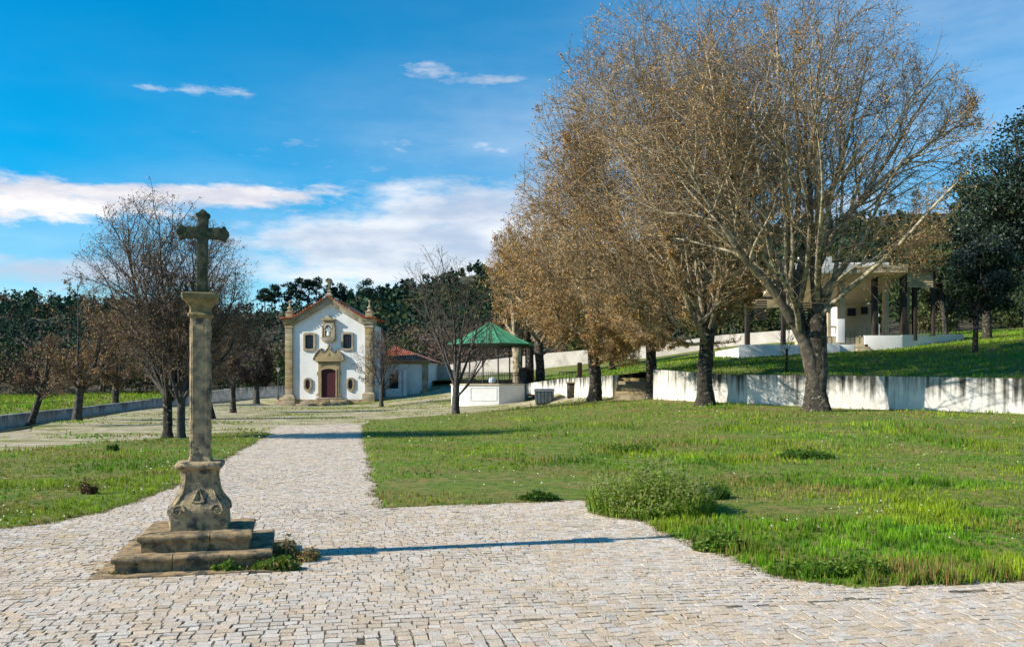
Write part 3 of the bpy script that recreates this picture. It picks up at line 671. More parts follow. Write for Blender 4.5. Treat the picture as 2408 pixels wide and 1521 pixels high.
    MB().square([(.084, z-.003), (.098, z+.004), (.106, z+.016), (.106, z+.032), (.098, z+.042), (.090, z+.047), (.088, z+.085), (.096, z+.105), (.118, z+.135), (.132, z+.150), (.150, z+.168), (.156, z+.19), (.156, z+.218), (.148, z+.226), (.08, z+.232)], ch=.014).build('capital', M_cap, t, weather=.005, cuts=2, seed=31).scale = (1, 1, 1)
    z += .215
    # the cross: arms flare into worn trefoil points
    s, e = .047, .79; a0, a1, L = .520, .620, .232
    o = [(-s*1.08, 0), (s*1.08, 0), (s, .12), (s, a0-.006), (s+.006, a0), (L-.065, a0-.002), (L-.045, a0-.022), (L-.028, a0-.016), (L-.022, a0+.012), (L-.006, a0+.03), (L, (a0+a1)/2),
         (L-.006, a1-.03), (L-.022, a1-.008), (L-.03, a1+.018), (L-.05, a1+.02), (L-.065, a1), (s+.006, a1), (s, a1+.006), (s, e-.085), (s+.018, e-.065), (s+.014, e-.045), (s-.01, e-.034), (.022, e-.018), (0, e)]
    o += [(-x_, z_) for x_, z_ in o[-2:17:-1]] + [(-x_, z_) for x_, z_ in o[17:1:-1]]
    o2 = [(x_, z_+z) for x_, z_ in o]
    cr = MB().prism(o2, -.046, .046).build('cross_head', M_moss, t, bevel=.006, weather=.0055, cuts=3, seed=41)
    cr.rotation_euler = (0, math.radians(.7), 0); cr.location = (-.017, 0, 0)
wayside_cross()

# ------------------------------------------------------------------ chapel
def chapel():
    S = .007152
    X = lambda v: (v-605)*S
    Zc = lambda v: (1480-v)*S
    x0 = (774-CX)*78/F
    t = thing('chapel', 'white chapel with granite trim, gabled tile roof and a dark red door', 'chapel', (x0, 78, EYE-(955-HY)*78/F), math.radians(-4))
    # nave walls and front wall, as one white body with gable
    body = [(X(120), -.6), (X(1095), -.6), (X(1095), Zc(500)), (X(605), Zc(205)), (X(120), Zc(500))]
    wall = MB().prism(body, 0, 4.6).build('wall', M_white, t)
    MB().prism([(X(160), -.6), (X(1055), -.6), (X(1055), 4.6), (X(605), 6.5), (X(160), 4.6)], 4.6, 15).build('chancel_wall', M_white, t)
    for sg in (-1, 1):
        e_ = X(1055)+.3; q_ = [(sg*0.0, 6.62), (sg*e_, 4.60), (sg*e_, 4.52), (sg*0.0, 6.52)]
        MB().prism(q_ if sg < 0 else list(reversed(q_)), 4.62, 15.2).build('chancel_roof', M_tile, t)
    MB().box(X(120), X(1095), -.06, 0, -.6, Zc(1397)).build('plinth', M_ash, t, bevel=.01)
    def blocks(parent, xa, xb, za, zb, y0, y1, hh, pname='stone'):
        z = za; k = 0
        while z < zb-.05:
            z2 = min(z+hh*random.uniform(.8, 1.25), zb)
            if zb-z2 < .2: z2 = zb
            MB().box(xa, xb, y0-random.uniform(0, .012), y1, z+.005, z2-.005).build(pname, M_ash, parent, bevel=.012)
            z = z2; k += 1
    for xa, xb, pa, pb, zb, zt in ((75, 165, 42, 200, -.5, 1365), (1045, 1140, 1018, 1165, .0, 1335)):
        p = MB().box(X(xa)+.03, X(xb)-.03, -.17, .5, zb, Zc(500)).build('pilaster', M_ash, t)
        blocks(p, X(xa), X(xb), Zc(zt)+.16, Zc(520), -.2, .55, .55)
        blocks(p, X(pa), X(pb), zb, Zc(zt), -.36, .70, .5)
        xm = (X(xa)+X(xb))/2; hw = (X(xb)-X(xa))/2
        def q(h, yy, z): return [(xm-h, yy, z), (xm+h, yy, z), (xm+h, .62, z), (xm-h, .62, z)]
        MB().loft([q(hw+.16, -.34, Zc(zt)), q(hw+.16, -.34, Zc(zt)+.05), q(hw+.08, -.27, Zc(zt)+.1), q(hw+.06, -.25, Zc(zt)+.15), q(hw+.0, -.2, Zc(zt)+.165)]).build('base_moulding', M_ash, p)
        MB().loft([q(hw, -.2, Zc(545)), q(hw+.05, -.25, Zc(540)), q(hw+.05, -.25, Zc(528)), q(hw+.02, -.22, Zc(522)), q(hw+.04, -.24, Zc(500)), q(hw+.13, -.33, Zc(490)), q(hw+.13, -.33, Zc(475)), q(hw+.22, -.42, Zc(455)), q(hw+.24, -.44, Zc(440))]).build('capital', M_ash, p)
        # pinnacle on a block
        pb_ = MB().box(xm-.30, xm+.30, -.15, .45, Zc(440), Zc(352)).build('pinnacle', M_ash, t, bevel=.02)
        MB().box(xm-.34, xm+.34, -.19, .49, Zc(356), Zc(345)).build('block_cap', M_ash, pb_)
        zz = Zc(345)
        MB().lathe([(.26, zz), (.27, zz+.05), (.2, zz+.1), (.12, zz+.15), (.14, zz+.2), (.24, zz+.30), (.22, zz+.36), (.12, zz+.42), (.09, zz+.5), (.06, zz+.66), (.07, zz+.70), (.05, zz+.73)], 12, (xm, .15)).build('urn', M_ash, pb_, smooth=True)
        MB().lathe([(.02, zz+.72), (.10, zz+.76), (.135, zz+.84), (.10, zz+.93), (.02, zz+.97)], 12, (xm, .15)).build('ball', M_ash, pb_, smooth=True)
    # raking cornice, flared at the eaves
    def rake(sg):
        up = [(605, 172), (470, 258), (330, 343), (230, 402), (160, 432), (75, 440)]
        lo = [(605, 256), (470, 338), (330, 421), (245, 470), (190, 503), (160, 503)]
        f = lambda v: (X(v) if sg < 0 else -X(v))
        return [(f(a), Zc(b)) for a, b in up], [(f(a), Zc(b)) for a, b in lo]
    for sg in (-1, 1):
        up, lo = rake(sg)
        for a in range(5):                                            # blocks of the rake
            qd = [lo[a], lo[a+1], up[a+1], up[a]]
            c = (sum(p[0] for p in qd)/4, sum(p[1] for p in qd)/4)
            qd = [(c[0]+(p[0]-c[0])*.998, c[1]+(p[1]-c[1])*.998) for p in qd]
            MB().prism(qd, -.30, .5).build('cornice_stone', M_ash, t, bevel=.008)
        # upper fillet (projects)
        fil = [(p[0], p[1]-.005) for p in up]+[(p[0], p[1]-.16) for p in reversed(up)]
        MB().prism(fil, -.40, -.302).build('cornice_fillet', M_ash, t)
        # tiles along the rake: one barrel tile after another
        rowp = [(605, 164), (470, 250), (330, 335), (230, 394), (160, 424), (22, 432)]
        f = lambda v: (X(v) if sg < 0 else -X(v))
        seg = [(f(a), Zc(b)) for a, b in rowp]
        roof = None
        m = MB()
        for a in range(5):
            (xa, za), (xb, zb2) = seg[a], seg[a+1]
            m.add([(xa, -.50, za), (xb, -.50, zb2), (xb, 4.9, zb2), (xa, 4.9, za), (xa, -.50, za-.05), (xb, -.50, zb2-.05), (xb, 4.9, zb2-.05), (xa, 4.9, za-.05)],
                  [(0, 1, 2, 3), (4, 7, 6, 5), (0, 4, 5, 1), (1, 5, 6, 2), (2, 6, 7, 3), (3, 7, 4, 0)])
        roof = m.build('roof_slope', M_tile, t)
        L = 0; pts = []
        for a in range(5):
            (xa, za), (xb, zb2) = seg[a], seg[a+1]; dl = math.hypot(xb-xa, zb2-za); k = max(1, int(dl/.24))
            for i in range(k): pts.append((xa+(xb-xa)*(i+.5)/k, za+(zb2-za)*(i+.5)/k, math.atan2(zb2-za, xb-xa)))
        tb = MB()
        for k in range(7):
            th = math.pi*k/6
            pass
        prof = [(math.cos(math.pi*k/6)*.095, math.sin(math.pi*k/6)*.10-.01) for k in range(7)]
        tm = MB().loft([[(u, -.10, v) for u, v in prof], [(u*.85, .62, v*.85) for u, v in prof]]).mesh('tile')
        for (xx, zz, an) in pts:
            o = link('tile', tm, M_tile, roof, (xx, -.48, zz+.004)); o.rotation_euler = (0, -an if sg > 0 else -an+math.pi, 0)
            if sg < 0: o.rotation_euler = (0, -(an-math.pi), 0)
    # apex cross
    ac = MB().box(X(605)-.3, X(605)+.3, -.2, .3, Zc(172), Zc(150)).build('apex_cross', M_ash, t, bevel=.02)
    MB().square([(.26, Zc(152)), (.27, Zc(142)), (.15, Zc(130)), (.13, Zc(112)), (.19, Zc(105)), (.19, Zc(98)), (.08, Zc(90))], (X(605), .05)).build('pedestal', M_ash, ac)
    zz = Zc(95)
    MB().prism([(X(605)+a, zz+b) for a, b in [(-.07, 0), (.07, 0), (.06, .70), (.26, .69), (.30, .76), (.26, .83), (.06, .82), (.07, 1.02), (0, 1.07), (-.07, 1.02), (-.06, .82), (-.26, .83), (-.30, .76), (-.26, .69), (-.06, .70)]], -.03, .11).build('cross', M_cap, ac, bevel=.012)
    MB().lathe([(.1, Zc(415)), (.16, Zc(400)), (.08, Zc(372)), (.1, Zc(362)), (.15, Zc(345)), (.1, Zc(325)), (.02, Zc(318))], 10, (X(215), 4.2)).build('rear_ball', M_ash, t, smooth=True)
    # windows
    for fx0, fx1, fy0, fy1, ox0, ox1, oy0, oy1 in ((290, 445, 605, 810, 318, 415, 633, 785), (755, 905, 602, 805, 780, 880, 628, 782)):
        w = MB().ring(arch(X(fx0), X(fx1), Zc(fy1), Zc(fy0), .08, .08), arch(X(ox0), X(ox1), Zc(oy1), Zc(oy0), .06, .06), -.10, .0).build('window', M_ash, t, bevel=.01)
        MB().prism(arch(X(ox0)-.02, X(ox1)+.02, Zc(oy1)-.02, Zc(oy0)+.02, .06, .06), -.03, -.004).build('pane', M_glass, w)
        for k in range(1, 4):
            xx = X(ox0)+(X(ox1)-X(ox0))*k/4; MB().box(xx-.012, xx+.012, -.045, -.031, Zc(oy1)-.04, Zc(oy0)+.04).build('bar', M_lead, w)
        for k in range(1, 6):
            zz = Zc(oy1)+(Zc(oy0)-Zc(oy1))*k/6; MB().box(X(ox0), X(ox1), -.05, -.033, zz-.012, zz+.012).build('bar', M_lead, w)
    def oct_oval(x0, x1, z0, z1, n=24, p=2.0):
        xm, zm, hx, hz = (x0+x1)/2, (z0+z1)/2, (x1-x0)/2, (z1-z0)/2; o = []
        for k in range(n):
            a = 2*math.pi*k/n; c, s = math.cos(a), math.sin(a)
            o.append((xm+hx*math.copysign(abs(c)**(2/p), c), zm+hz*math.copysign(abs(s)**(2/p), s)))
        return o
    for fx0, fx1, fy0, fy1, ox0, ox1, oy0, oy1 in ((295, 400, 1148, 1288, 320, 375, 1160, 1277), (818, 920, 1145, 1283, 840, 893, 1158, 1275)):
        w = MB().ring(oct_oval(X(fx0), X(fx1), Zc(fy1), Zc(fy0), p=5), oct_oval(X(ox0), X(ox1), Zc(oy1), Zc(oy0), p=2.4), -.09, 0).build('oval_window', M_ash, t, bevel=.01)
        for s_ in (Zc(fy0)+.05, Zc(fy1)-.05):
            MB().prism(oct_oval((X(fx0)+X(fx1))/2-.2, (X(fx0)+X(fx1))/2+.2, s_-.09, s_+.03 if s_ > 1.5 else s_+.09, 16), -.10, -.003).build('lobe', M_ash, w)
        MB().prism(oct_oval(X(ox0)-.02, X(ox1)+.02, Zc(oy1)-.02, Zc(oy0)+.02, p=2.4), -.03, -.004).build('pane', M_glass if fx0 > 600 else M_door, w)
        MB().box((X(ox0)+X(ox1))/2-.015, (X(ox0)+X(ox1))/2+.015, -.05, -.031, Zc(oy1), Zc(oy0)).build('bar', M_lead, w)
    # niche with the white saint
    n = MB().ring(arch(X(535), X(675), Zc(655), Zc(455), 0, 0), arch(X(566), X(636), Zc(650), Zc(545), .22, 0), -.24, 0).build('niche', M_ash, t, bevel=.01)
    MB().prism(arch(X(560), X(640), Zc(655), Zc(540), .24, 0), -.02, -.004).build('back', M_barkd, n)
    MB().ring(arch(X(550), X(652), Zc(545), Zc(540), .33, 0), arch(X(558), X(644), Zc(547), Zc(541), .28, 0), -.29, -.242).build('hood_mould', M_white, n)
    MB().prism([(X(508), Zc(436)), (X(530), Zc(455)), (X(680), Zc(455)), (X(694), Zc(436)), (X(665), Zc(432)), (X(640), Zc(424)), (X(618), Zc(408)), (X(601), Zc(396)), (X(584), Zc(408)), (X(560), Zc(424)), (X(535), Zc(432))], -.36, 0).build('pediment', M_ash, n, bevel=.01)
    MB().prism([(X(510), Zc(660)), (X(530), Zc(682)), (X(540), Zc(708)), (X(672), Zc(708)), (X(680), Zc(682)), (X(697), Zc(660))], -.38, 0).build('corbel', M_ash, n, bevel=.01)
    for xa in (526, 668):
        MB().box(X(xa), X(xa+16), -.27, 0, Zc(658), Zc(525)).build('jamb', M_ash, n, bevel=.01); MB().box(X(xa)-.02, X(xa+16)+.02, -.3, 0, Zc(530), Zc(522)).build('jamb_cap', M_ash, n)
    st = thing('statue', 'small white robed statue standing in the niche above the chapel door', 'statue', (x0+X(601), 78-.13, t.location.z+Zc(635)))
    MB().box(-.19, .19, -.10, .10, -.13, .0).build('pedestal', M_ash, st)
    rings = []
    for r1, r2, z, dx in ((.17, .10, 0, 0), (.18, .10, .1, 0), (.15, .09, .32, .01), (.165, .09, .48, 0), (.17, .085, .58, -.01), (.12, .07, .645, 0), (.05, .045, .67, 0), (.055, .05, .70, 0), (.07, .062, .75, 0), (.06, .055, .80, 0), (.02, .02, .835, 0)):
        rings.append([(dx+r1*math.cos(2*math.pi*k/12), r2*math.sin(2*math.pi*k/12), z) for k in range(12)])
    MB().loft(rings).build('figure', M_white, st, smooth=True)
    MB().tube([(-.15, -.02, .58), (-.19, -.07, .45), (-.06, -.12, .47)], [.05, .045, .035], 6).build('arm', M_white, st, smooth=True)
    MB().tube([(.15, -.02, .58), (.18, -.07, .43), (.08, -.12, .36)], [.05, .045, .035], 6).build('arm', M_white, st, smooth=True)
    # door and its frame
    d = MB().box(X(520)-.02, X(692)+.02, -.05, -.004, Zc(1372), Zc(1045)).build('door', M_door, t)
    dx0, dx1 = X(520), X(692); npl = 8
    for k in range(npl):
        a = dx0+(dx1-dx0)*k/npl; b = dx0+(dx1-dx0)*(k+1)/npl; tm = lambda x_: Zc(1047)+.125*(1-((x_-(dx0+dx1)/2)/((dx1-dx0)/2))**2)
        MB().prism([(a+.006, Zc(1372)), (b-.006, Zc(1372)), (b-.006, tm(b)), (a+.006, tm(a))], -.075, -.051).build('plank', M_door, d)
    MB().ring(arch(X(478), X(738), Zc(1374), Zc(935), 0, 0), arch(dx0, dx1, Zc(1374), Zc(1050), .13, 0), -.20, 0).build('door_frame', M_ash, t, bevel=.012)
    MB().ring(arch(X(503), X(710), Zc(1374), Zc(1040), .16, 0), arch(dx0, dx1, Zc(1374), Zc(1050), .13, 0), -.235, -.202).build('door_moulding', M_ash, t, bevel=.008)
    pts = [(X(510)+ (X(704)-X(510))*k/10, -.215, Zc(990)+.16*(1-(k/5-1)**2)) for k in range(11)]
    MB().tube(pts, .035, 6).build('arch_moulding', M_ash, t, smooth=True)
    for sg in (-1, 1):
        for zz in (1090,): MB().box(*(sorted((X(605)+sg*.95, X(605)+sg*1.03))), -.15, 0, Zc(zz+22), Zc(zz-22)).build('frame_ear', M_ash, t, bevel=.012)
        MB().tube([(X(605)+sg*(.97+.115*(1-.7*k/18)*math.cos(k/18*9)), -.16, Zc(1350)+.02+.115*(1-.7*k/18)*math.sin(k/18*9)) for k in range(19)], .038, 6).build('foot_scroll', M_ash, t, smooth=True)
    MB().box(X(452), X(768), -.30, 0, Zc(1393), Zc(1376)).build('door_sill', M_ash, t, bevel=.01)
    ped = [(425, 930), (427, 905), (437, 880), (455, 850), (480, 820), (505, 800), (528, 788), (520, 805), (517, 825), (528, 838), (548, 838), (566, 828), (585, 805), (597, 788), (607, 777), (618, 788), (630, 805), (650, 828), (668, 838), (688, 838), (699, 825), (696, 808), (688, 793), (712, 803), (738, 823), (762, 852), (780, 882), (790, 905), (792, 930)]
    ctr = [(X(a), Zc(b)) for a, b in ped]
    MB().prism(list(reversed([(x_, z_) for x_, z_ in ctr])), -.34, 0).build('door_pediment', M_ash, t, bevel=.012)
    mid = [ctr[i] for i in range(len(ctr))]
    MB().tube([(x_, -.35, z_) for x_, z_ in ctr[0:7]], .05, 6).build('pediment_roll', M_ash, t, smooth=True)
    MB().tube([(x_, -.35, z_) for x_, z_ in ctr[22:29]], .05, 6).build('pediment_roll', M_ash, t, smooth=True)
    MB().tube([(x_, -.35, z_) for x_, z_ in ctr[7:22]], .03, 6).build('pediment_roll', M_ash, t, smooth=True)
    MB().box(X(440), X(778), -.38, 0, Zc(942), Zc(928)).build('pediment_base', M_ash, t, bevel=.01)
    MB().lathe([(.01, 0), (.1, .03), (.14, .1), (.1, .19), (.01, .22)], 10).build('pediment_shell', M_ash, t, smooth=True, loc=(X(607), -.16, Zc(778)))
    MB().box(X(596), X(625), -.37, -.342, Zc(872), Zc(840)).build('crest', M_ash, t, bevel=.01)
    # steps in front of the door
    for i, (xa, xb, yt, dep) in enumerate(((350, 850, 1400, .95), (305, 880, 1424, 1.3), (265, 900, 1448, 1.65), (228, 905, 1472, 2.0))):
        s_ = thing('door_step_temp', None, None) if False else None
        root = MB().box(X(xa)+.05, X(xb)-.05, -dep+.05, -.07, Zc(yt+24)-.3, Zc(yt)-.03).build('step', M_ash, t)
        k = 5
        for j in range(k):
            a = X(xa)+(X(xb)-X(xa))*j/k; b = X(xa)+(X(xb)-X(xa))*(j+1)/k
            MB().box(a+.004, b-.004, -dep, -.08 if i == 0 else -dep+.38, Zc(yt+24)-.005, Zc(yt)).build('stone', M_ash, root, bevel=.012)
    for i, (xa, xb, yt) in enumerate(((-70, 40, 1400), (-110, 40, 1430), (-150, 40, 1462))):
        MB().box(X(xa), X(xb), 1.0-i*.3, 4, Zc(yt+30)-.3, Zc(yt)).build('side_step', M_ash, t, bevel=.015)
    # side wing: lower hipped building beyond the right flank
    s2 = 84/F*2408/2500/3.802*1.0382   # metres per crop pixel at the wing
    s2 = .00994
    XW = lambda v: ((600+v/3.802)/1.03821-CX)*84/F - x0
    ZW = lambda v: EYE-((640+v/3.802)/1.03821-HY)*84/F - t.location.z
    wx0, wx1 = X(1095), XW(1645); y0 = 6.2
    w = MB().box(wx0, wx1-.1, y0, y0+7, ZW(1230)-1.2, ZW(925)).build('wing', M_white, t)
    blocks(w, XW(1600), XW(1648), ZW(1215)-.8, ZW(935), y0-.12, y0+.5, .5)
    MB().box(XW(1585), XW(1655), y0-.25, y0+.6, ZW(1215)-.6, ZW(1190)).build('pilaster_base', M_ash, w, bevel=.02)
    MB().box(XW(1440), XW(1660), y0-.2, y0+.6, ZW(945), ZW(920)).build('eave_cornice', M_ash, w, bevel=.02)
    MB().box(wx0, XW(1440), y0-.2, y0+.0, ZW(945), ZW(925)).build('eave_cornice', M_ash, w, bevel=.02)
    # porch: dark sheet standing in for the shade of its opening, parapet, posts
    MB().box(XW(1292), XW(1395), y0-.02, y0-.004, ZW(1172), ZW(1040)).build('opening', M_glass, w)
    MB().box(XW(1280), XW(1400), y0-1.1, y0-.95, ZW(1260)-.4, ZW(1172)).build('parapet', M_white, w, bevel=.02)
    for xa, xb in ((1398, 1424), (1446, 1470)):
        MB().box(XW(xa), XW(xb), y0-1.12, y0-.9, ZW(1250)-.4, ZW(1015)).build('porch_post', M_white, w, bevel=.02)
        MB().box(XW(xa)-.07, XW(xb)+.07, y0-1.2, y0-.84, ZW(1250)-.4, ZW(1195)).build('post_base', M_white, w, bevel=.04)
    # wing roof: hip with courses of barrel tiles
    rx0, rx1, ez, rz_ = wx0-.1, XW(1682), ZW(915), ZW(765)
    ym0, ym1 = y0-.5, y0+7.5; ridge_x = XW(1290)
    rf = MB().add([(rx0, ym0, ez), (rx1, ym0, ez), (rx1, ym1, ez), (rx0, ym1, ez), (rx0, (ym0+ym1)/2, rz_), (ridge_x, (ym0+ym1)/2, rz_)], [(0, 1, 5, 4), (1, 2, 5), (2, 3, 4, 5), (3, 2, 1, 0), (0, 4, 3)]).build('wing_roof', M_tile, w)
    tiles = MB(); slope = (rz_-ez)/((ym1-ym0)/2)
    xx = rx0+.1
    while xx < rx1-.15:
        tmax = 1.0 if xx < ridge_x else (rx1-xx)/(rx1-ridge_x)
        yb = ym0+(ym1-ym0)/2*tmax
        y_ = ym0-.03
        while y_ < yb-.15:
            y2 = min(y_+.42, yb); za = ez+slope*(y_-ym0)+.05; zb = ez+slope*(y2-ym0)+.02
            prof = [(-.085, 0), (-.06, .06), (0, .085), (.06, .06), (.085, 0)]
            tiles.loft([[(xx+u, y_, za+v-.03) for u, v in prof], [(xx+u*.85, y2+.03, zb+v*.85-.03) for u, v in prof]]); y_ = y2
        xx += .23
    tag(tiles.build('roof_tiles', M_tile, rf), kind='stuff')
    MB().box(rx0, rx1, ym0-.02, ym0+.05, ez-.07, ez+.0).build('eave_board', M_ash, rf)
chapel()

# ------------------------------------------------------------------ bandstand
def bandstand():
    cx, cy = (1153-CX)*64/F, 64.0; gzv = .30
    t = thing('bandstand', 'octagonal white bandstand with a green hipped metal roof on thin columns', 'bandstand', (cx, cy, gzv))
    R0 = 2.78; H = 1.5; rot0 = math.radians(-90+13.3)
    cor = lambda r, k: (r*math.cos(rot0+k*math.pi/4), r*math.sin(rot0+k*math.pi/4))
    oct_ = lambda m, prof: m.loft([[(*cor(r, k), z) for k in range(8)] for r, z in prof])
    b = oct_(MB(), [(R0, -.8), (R0, H-.08)]).build('base', M_white, t)
    for k in range(8):                                                 # each side has a sunk panel frame
        a = Vector((*cor(R0, k), 0)); c = Vector((*cor(R0, k+1), 0)); u = (c-a).normalized(); nrm = Vector((u.y, -u.x, 0)); L = (c-a).length
        m = MB(); 
        for s0, s1, z0, z1 in ((.14, L-.14, .38, .44), (.14, L-.14, 1.24, 1.30), (.14, .20, .44, 1.24), (L-.20, L-.14, .44, 1.24)):
            p = [a+u*s0, a+u*s1]; q = [v+nrm*.02 for v in p]; p = [v-nrm*.02 for v in p]
            m.add([(*p[0].xy, z0), (*p[1].xy, z0), (*q[1].xy, z0), (*q[0].xy, z0), (*p[0].xy, z1), (*p[1].xy, z1), (*q[1].xy, z1), (*q[0].xy, z1)], [(3, 2, 1, 0), (4, 5, 6, 7), (0, 1, 5, 4), (1, 2, 6, 5), (2, 3, 7, 6), (3, 0, 4, 7)])
        m.build('panel_frame', M_white, b)
    oct_(MB(), [(R0+.0, H-.08), (R0+.07, H-.06), (R0+.07, H+.02), (R0-.1, H+.03)]).build('coping', M_conc, t)
    He = 4.28
    for k in range(8):
        x, y = cor(R0-.2, k)
        c = MB().lathe([(.07, H), (.075, H+.12), (.055, H+.16), (.05, H+1.2), (.05, He-.25), (.06, He-.2), (.065, He)], 8, (x, y)).build('column', M_iron, t, smooth=True)
        a = Vector((*cor(R0-.2, k), 0)); e = Vector((*cor(R0-.2, k+1), 0)); m = MB()
        for zz in (H+.10, H+.62, H+.78): m.tube([(*a.xy, zz), (*e.xy, zz)], .014, 4)
        nb = 15
        for i in range(1, nb):
            p = a.lerp(e, i/nb); m.tube([(p.x, p.y, H+.03), (p.x, p.y, H+.86)], .011, 4)
        m.build('railing', M_iron, t)
        # eave beam with lace valance
        m = MB(); a = Vector((*cor(R0+.02, k), 0)); e = Vector((*cor(R0+.02, k+1), 0)); u = (e-a).normalized()
        m.tube([(*a.xy, He-.02), (*e.xy, He-.02)], .05, 4)
        nt_ = 18
        for i in range(nt_):
            p = a.lerp(e, (i+.5)/nt_); w_ = (e-a).length/nt_*.46
            p0 = p-u*w_; p1 = p+u*w_
            m.add([(*p0.xy, He-.04), (*p1.xy, He-.04), (p.x, p.y, He-.26), (p0.x*1.004, p0.y*1.004, He-.04), (p1.x*1.004, p1.y*1.004, He-.04), (p.x*1.004, p.y*1.004, He-.26)], [(0, 1, 2), (5, 4, 3), (0, 3, 4, 1), (1, 4, 5, 2), (2, 5, 3, 0)])
        m.build('valance', M_iron, t)
        # roof panel: concave sweep in three bands
        pr = [(R0+.36, He), (2.1, He+.42), (1.1, He+.96), (.08, He+1.52)]
        m = MB(); vts = []
        for r, z in pr: vts += [(*cor(r, k), z), (*cor(r, k+1), z)]
        lo = [(x_, y_, z_-.03) for x_, y_, z_ in vts]
        f = []
        for i in range(3): f += [(2*i, 2*i+1, 2*i+3, 2*i+2), (8+2*i, 8+2*i+2, 8+2*i+3, 8+2*i+1)]
        f += [(0, 8, 9, 1)]+[(2*i, 2*i+2, 8+2*i+2, 8+2*i) for i in range(3)]+[(2*i+1, 8+2*i+1, 8+2*i+3, 2*i+3) for i in range(3)]
        rp = MB().add(vts+lo, f).build('roof_panel', M_green, t)
        MB().tube([(*cor(r, k), z+.015) for r, z in pr], .03, 5).build('hip_rib', M_green, rp)
        for u_ in (.33, .67):
            sm = lambda r, q: (cor(r, k)[q]*(1-u_)+cor(r, k+1)[q]*u_)
            MB().tube([(sm(r, 0), sm(r, 1), z+.008) for r, z in pr], .014, 4).build('seam', M_green, rp)
        MB().tube([(*cor(R0+.36, k), He-.02), (*cor(R0+.36, k+1), He-.02)], .035, 4).build('gutter', M_green, rp)
    MB().lathe([(.02, He+1.48), (.12, He+1.5), (.08, He+1.57), (.01, He+1.62)], 8).build('finial', M_green, t, smooth=True)
    tag(MB().lathe([(.05, 0), (.20, .05), (.25, .2), (.22, .36), (.1, .44), (.02, .46)], 10).build('container', M_blue, None, smooth=True, loc=(cx+.15, cy-.9, gzv+H+.03)), 'small pale blue rounded container standing on the bandstand floor', 'container')
    bx = thing('wooden_booth', 'dark reddish brown wooden booth at the right rear of the bandstand', 'booth', (cx+2.6, cy+3.6, gz(cx+2.6, cy+3.6)))
    MB().prism([(-.55, 0), (.55, 0), (.55, 1.9), (.4, 2.15), (-.05, 2.2), (-.55, 2.1)], 0, .8).build('body', M_brownp, bx, bevel=.02)
    for k in range(4): MB().box(-.53+k*.265, -.29+k*.265, -.03, -.002, .05, 1.88).build('plank', M_brownp, bx)
bandstand()

def waste_container():
    x, y, _ = W(1280, 957, 57); t = thing('waste_container', 'grey blue wheeled waste container on the lawn before the bandstand', 'container', (x, y, gz(x, y)), math.radians(-8))
    a = lambda hx, hy, z: [(-hx, -hy, z), (hx, -hy, z), (hx, hy, z), (-hx, hy, z)]
    MB().loft([a(.50, .36, .17), a(.53, .39, .3), a(.58, .46, .95)]).build('body', M_bin, t, bevel=.02)
    for k in range(5): MB().loft([[(-.42+k*.21-.02, -.36, .22), (-.42+k*.21+.02, -.36, .22), (-.42+k*.21+.02, -.40, .22), (-.42+k*.21-.02, -.40, .22)], [(-.46+k*.23-.02, -.45, .9), (-.46+k*.23+.02, -.45, .9), (-.46+k*.23+.02, -.475, .9), (-.46+k*.23-.02, -.475, .9)]]).build('rib', M_bin, t)
    MB().box(-.62, .62, -.50, .50, .95, 1.0).build('rim', M_binl, t, bevel=.012)
    m = MB(); rings = []
    for k in range(7):
        yy = -.49+k*.98/6; zz = 1.0+.10*math.sin(math.pi*k/6); rings.append([(-.6, yy, 1.001), (.6, yy, 1.001), (.6, yy, zz+.012), (-.6, yy, zz+.012)])
    m.loft(rings).build('lid', M_bin, t, bevel=.006)
    for sg in (-1, 1):
        MB().box(*sorted((sg*.56, sg*.60)), -.1, .1, .6, .9).build('lift_pin_plate', M_binl, t, bevel=.01)
        for yy in (-.28, .28):
            w = MB().lathe([(.05, -.025), (.085, -.03), (.09, 0), (.085, .03), (.05, .025)], 12).build('wheel', M_rub, t, smooth=True, loc=(sg*.42, yy, .09)); w.rotation_euler = (0, math.pi/2, 0)
            MB().box(sg*.42-.05, sg*.42+.05, yy-.04, yy+.04, .13, .19).build('caster_fork', M_iron, t)
waste_container()

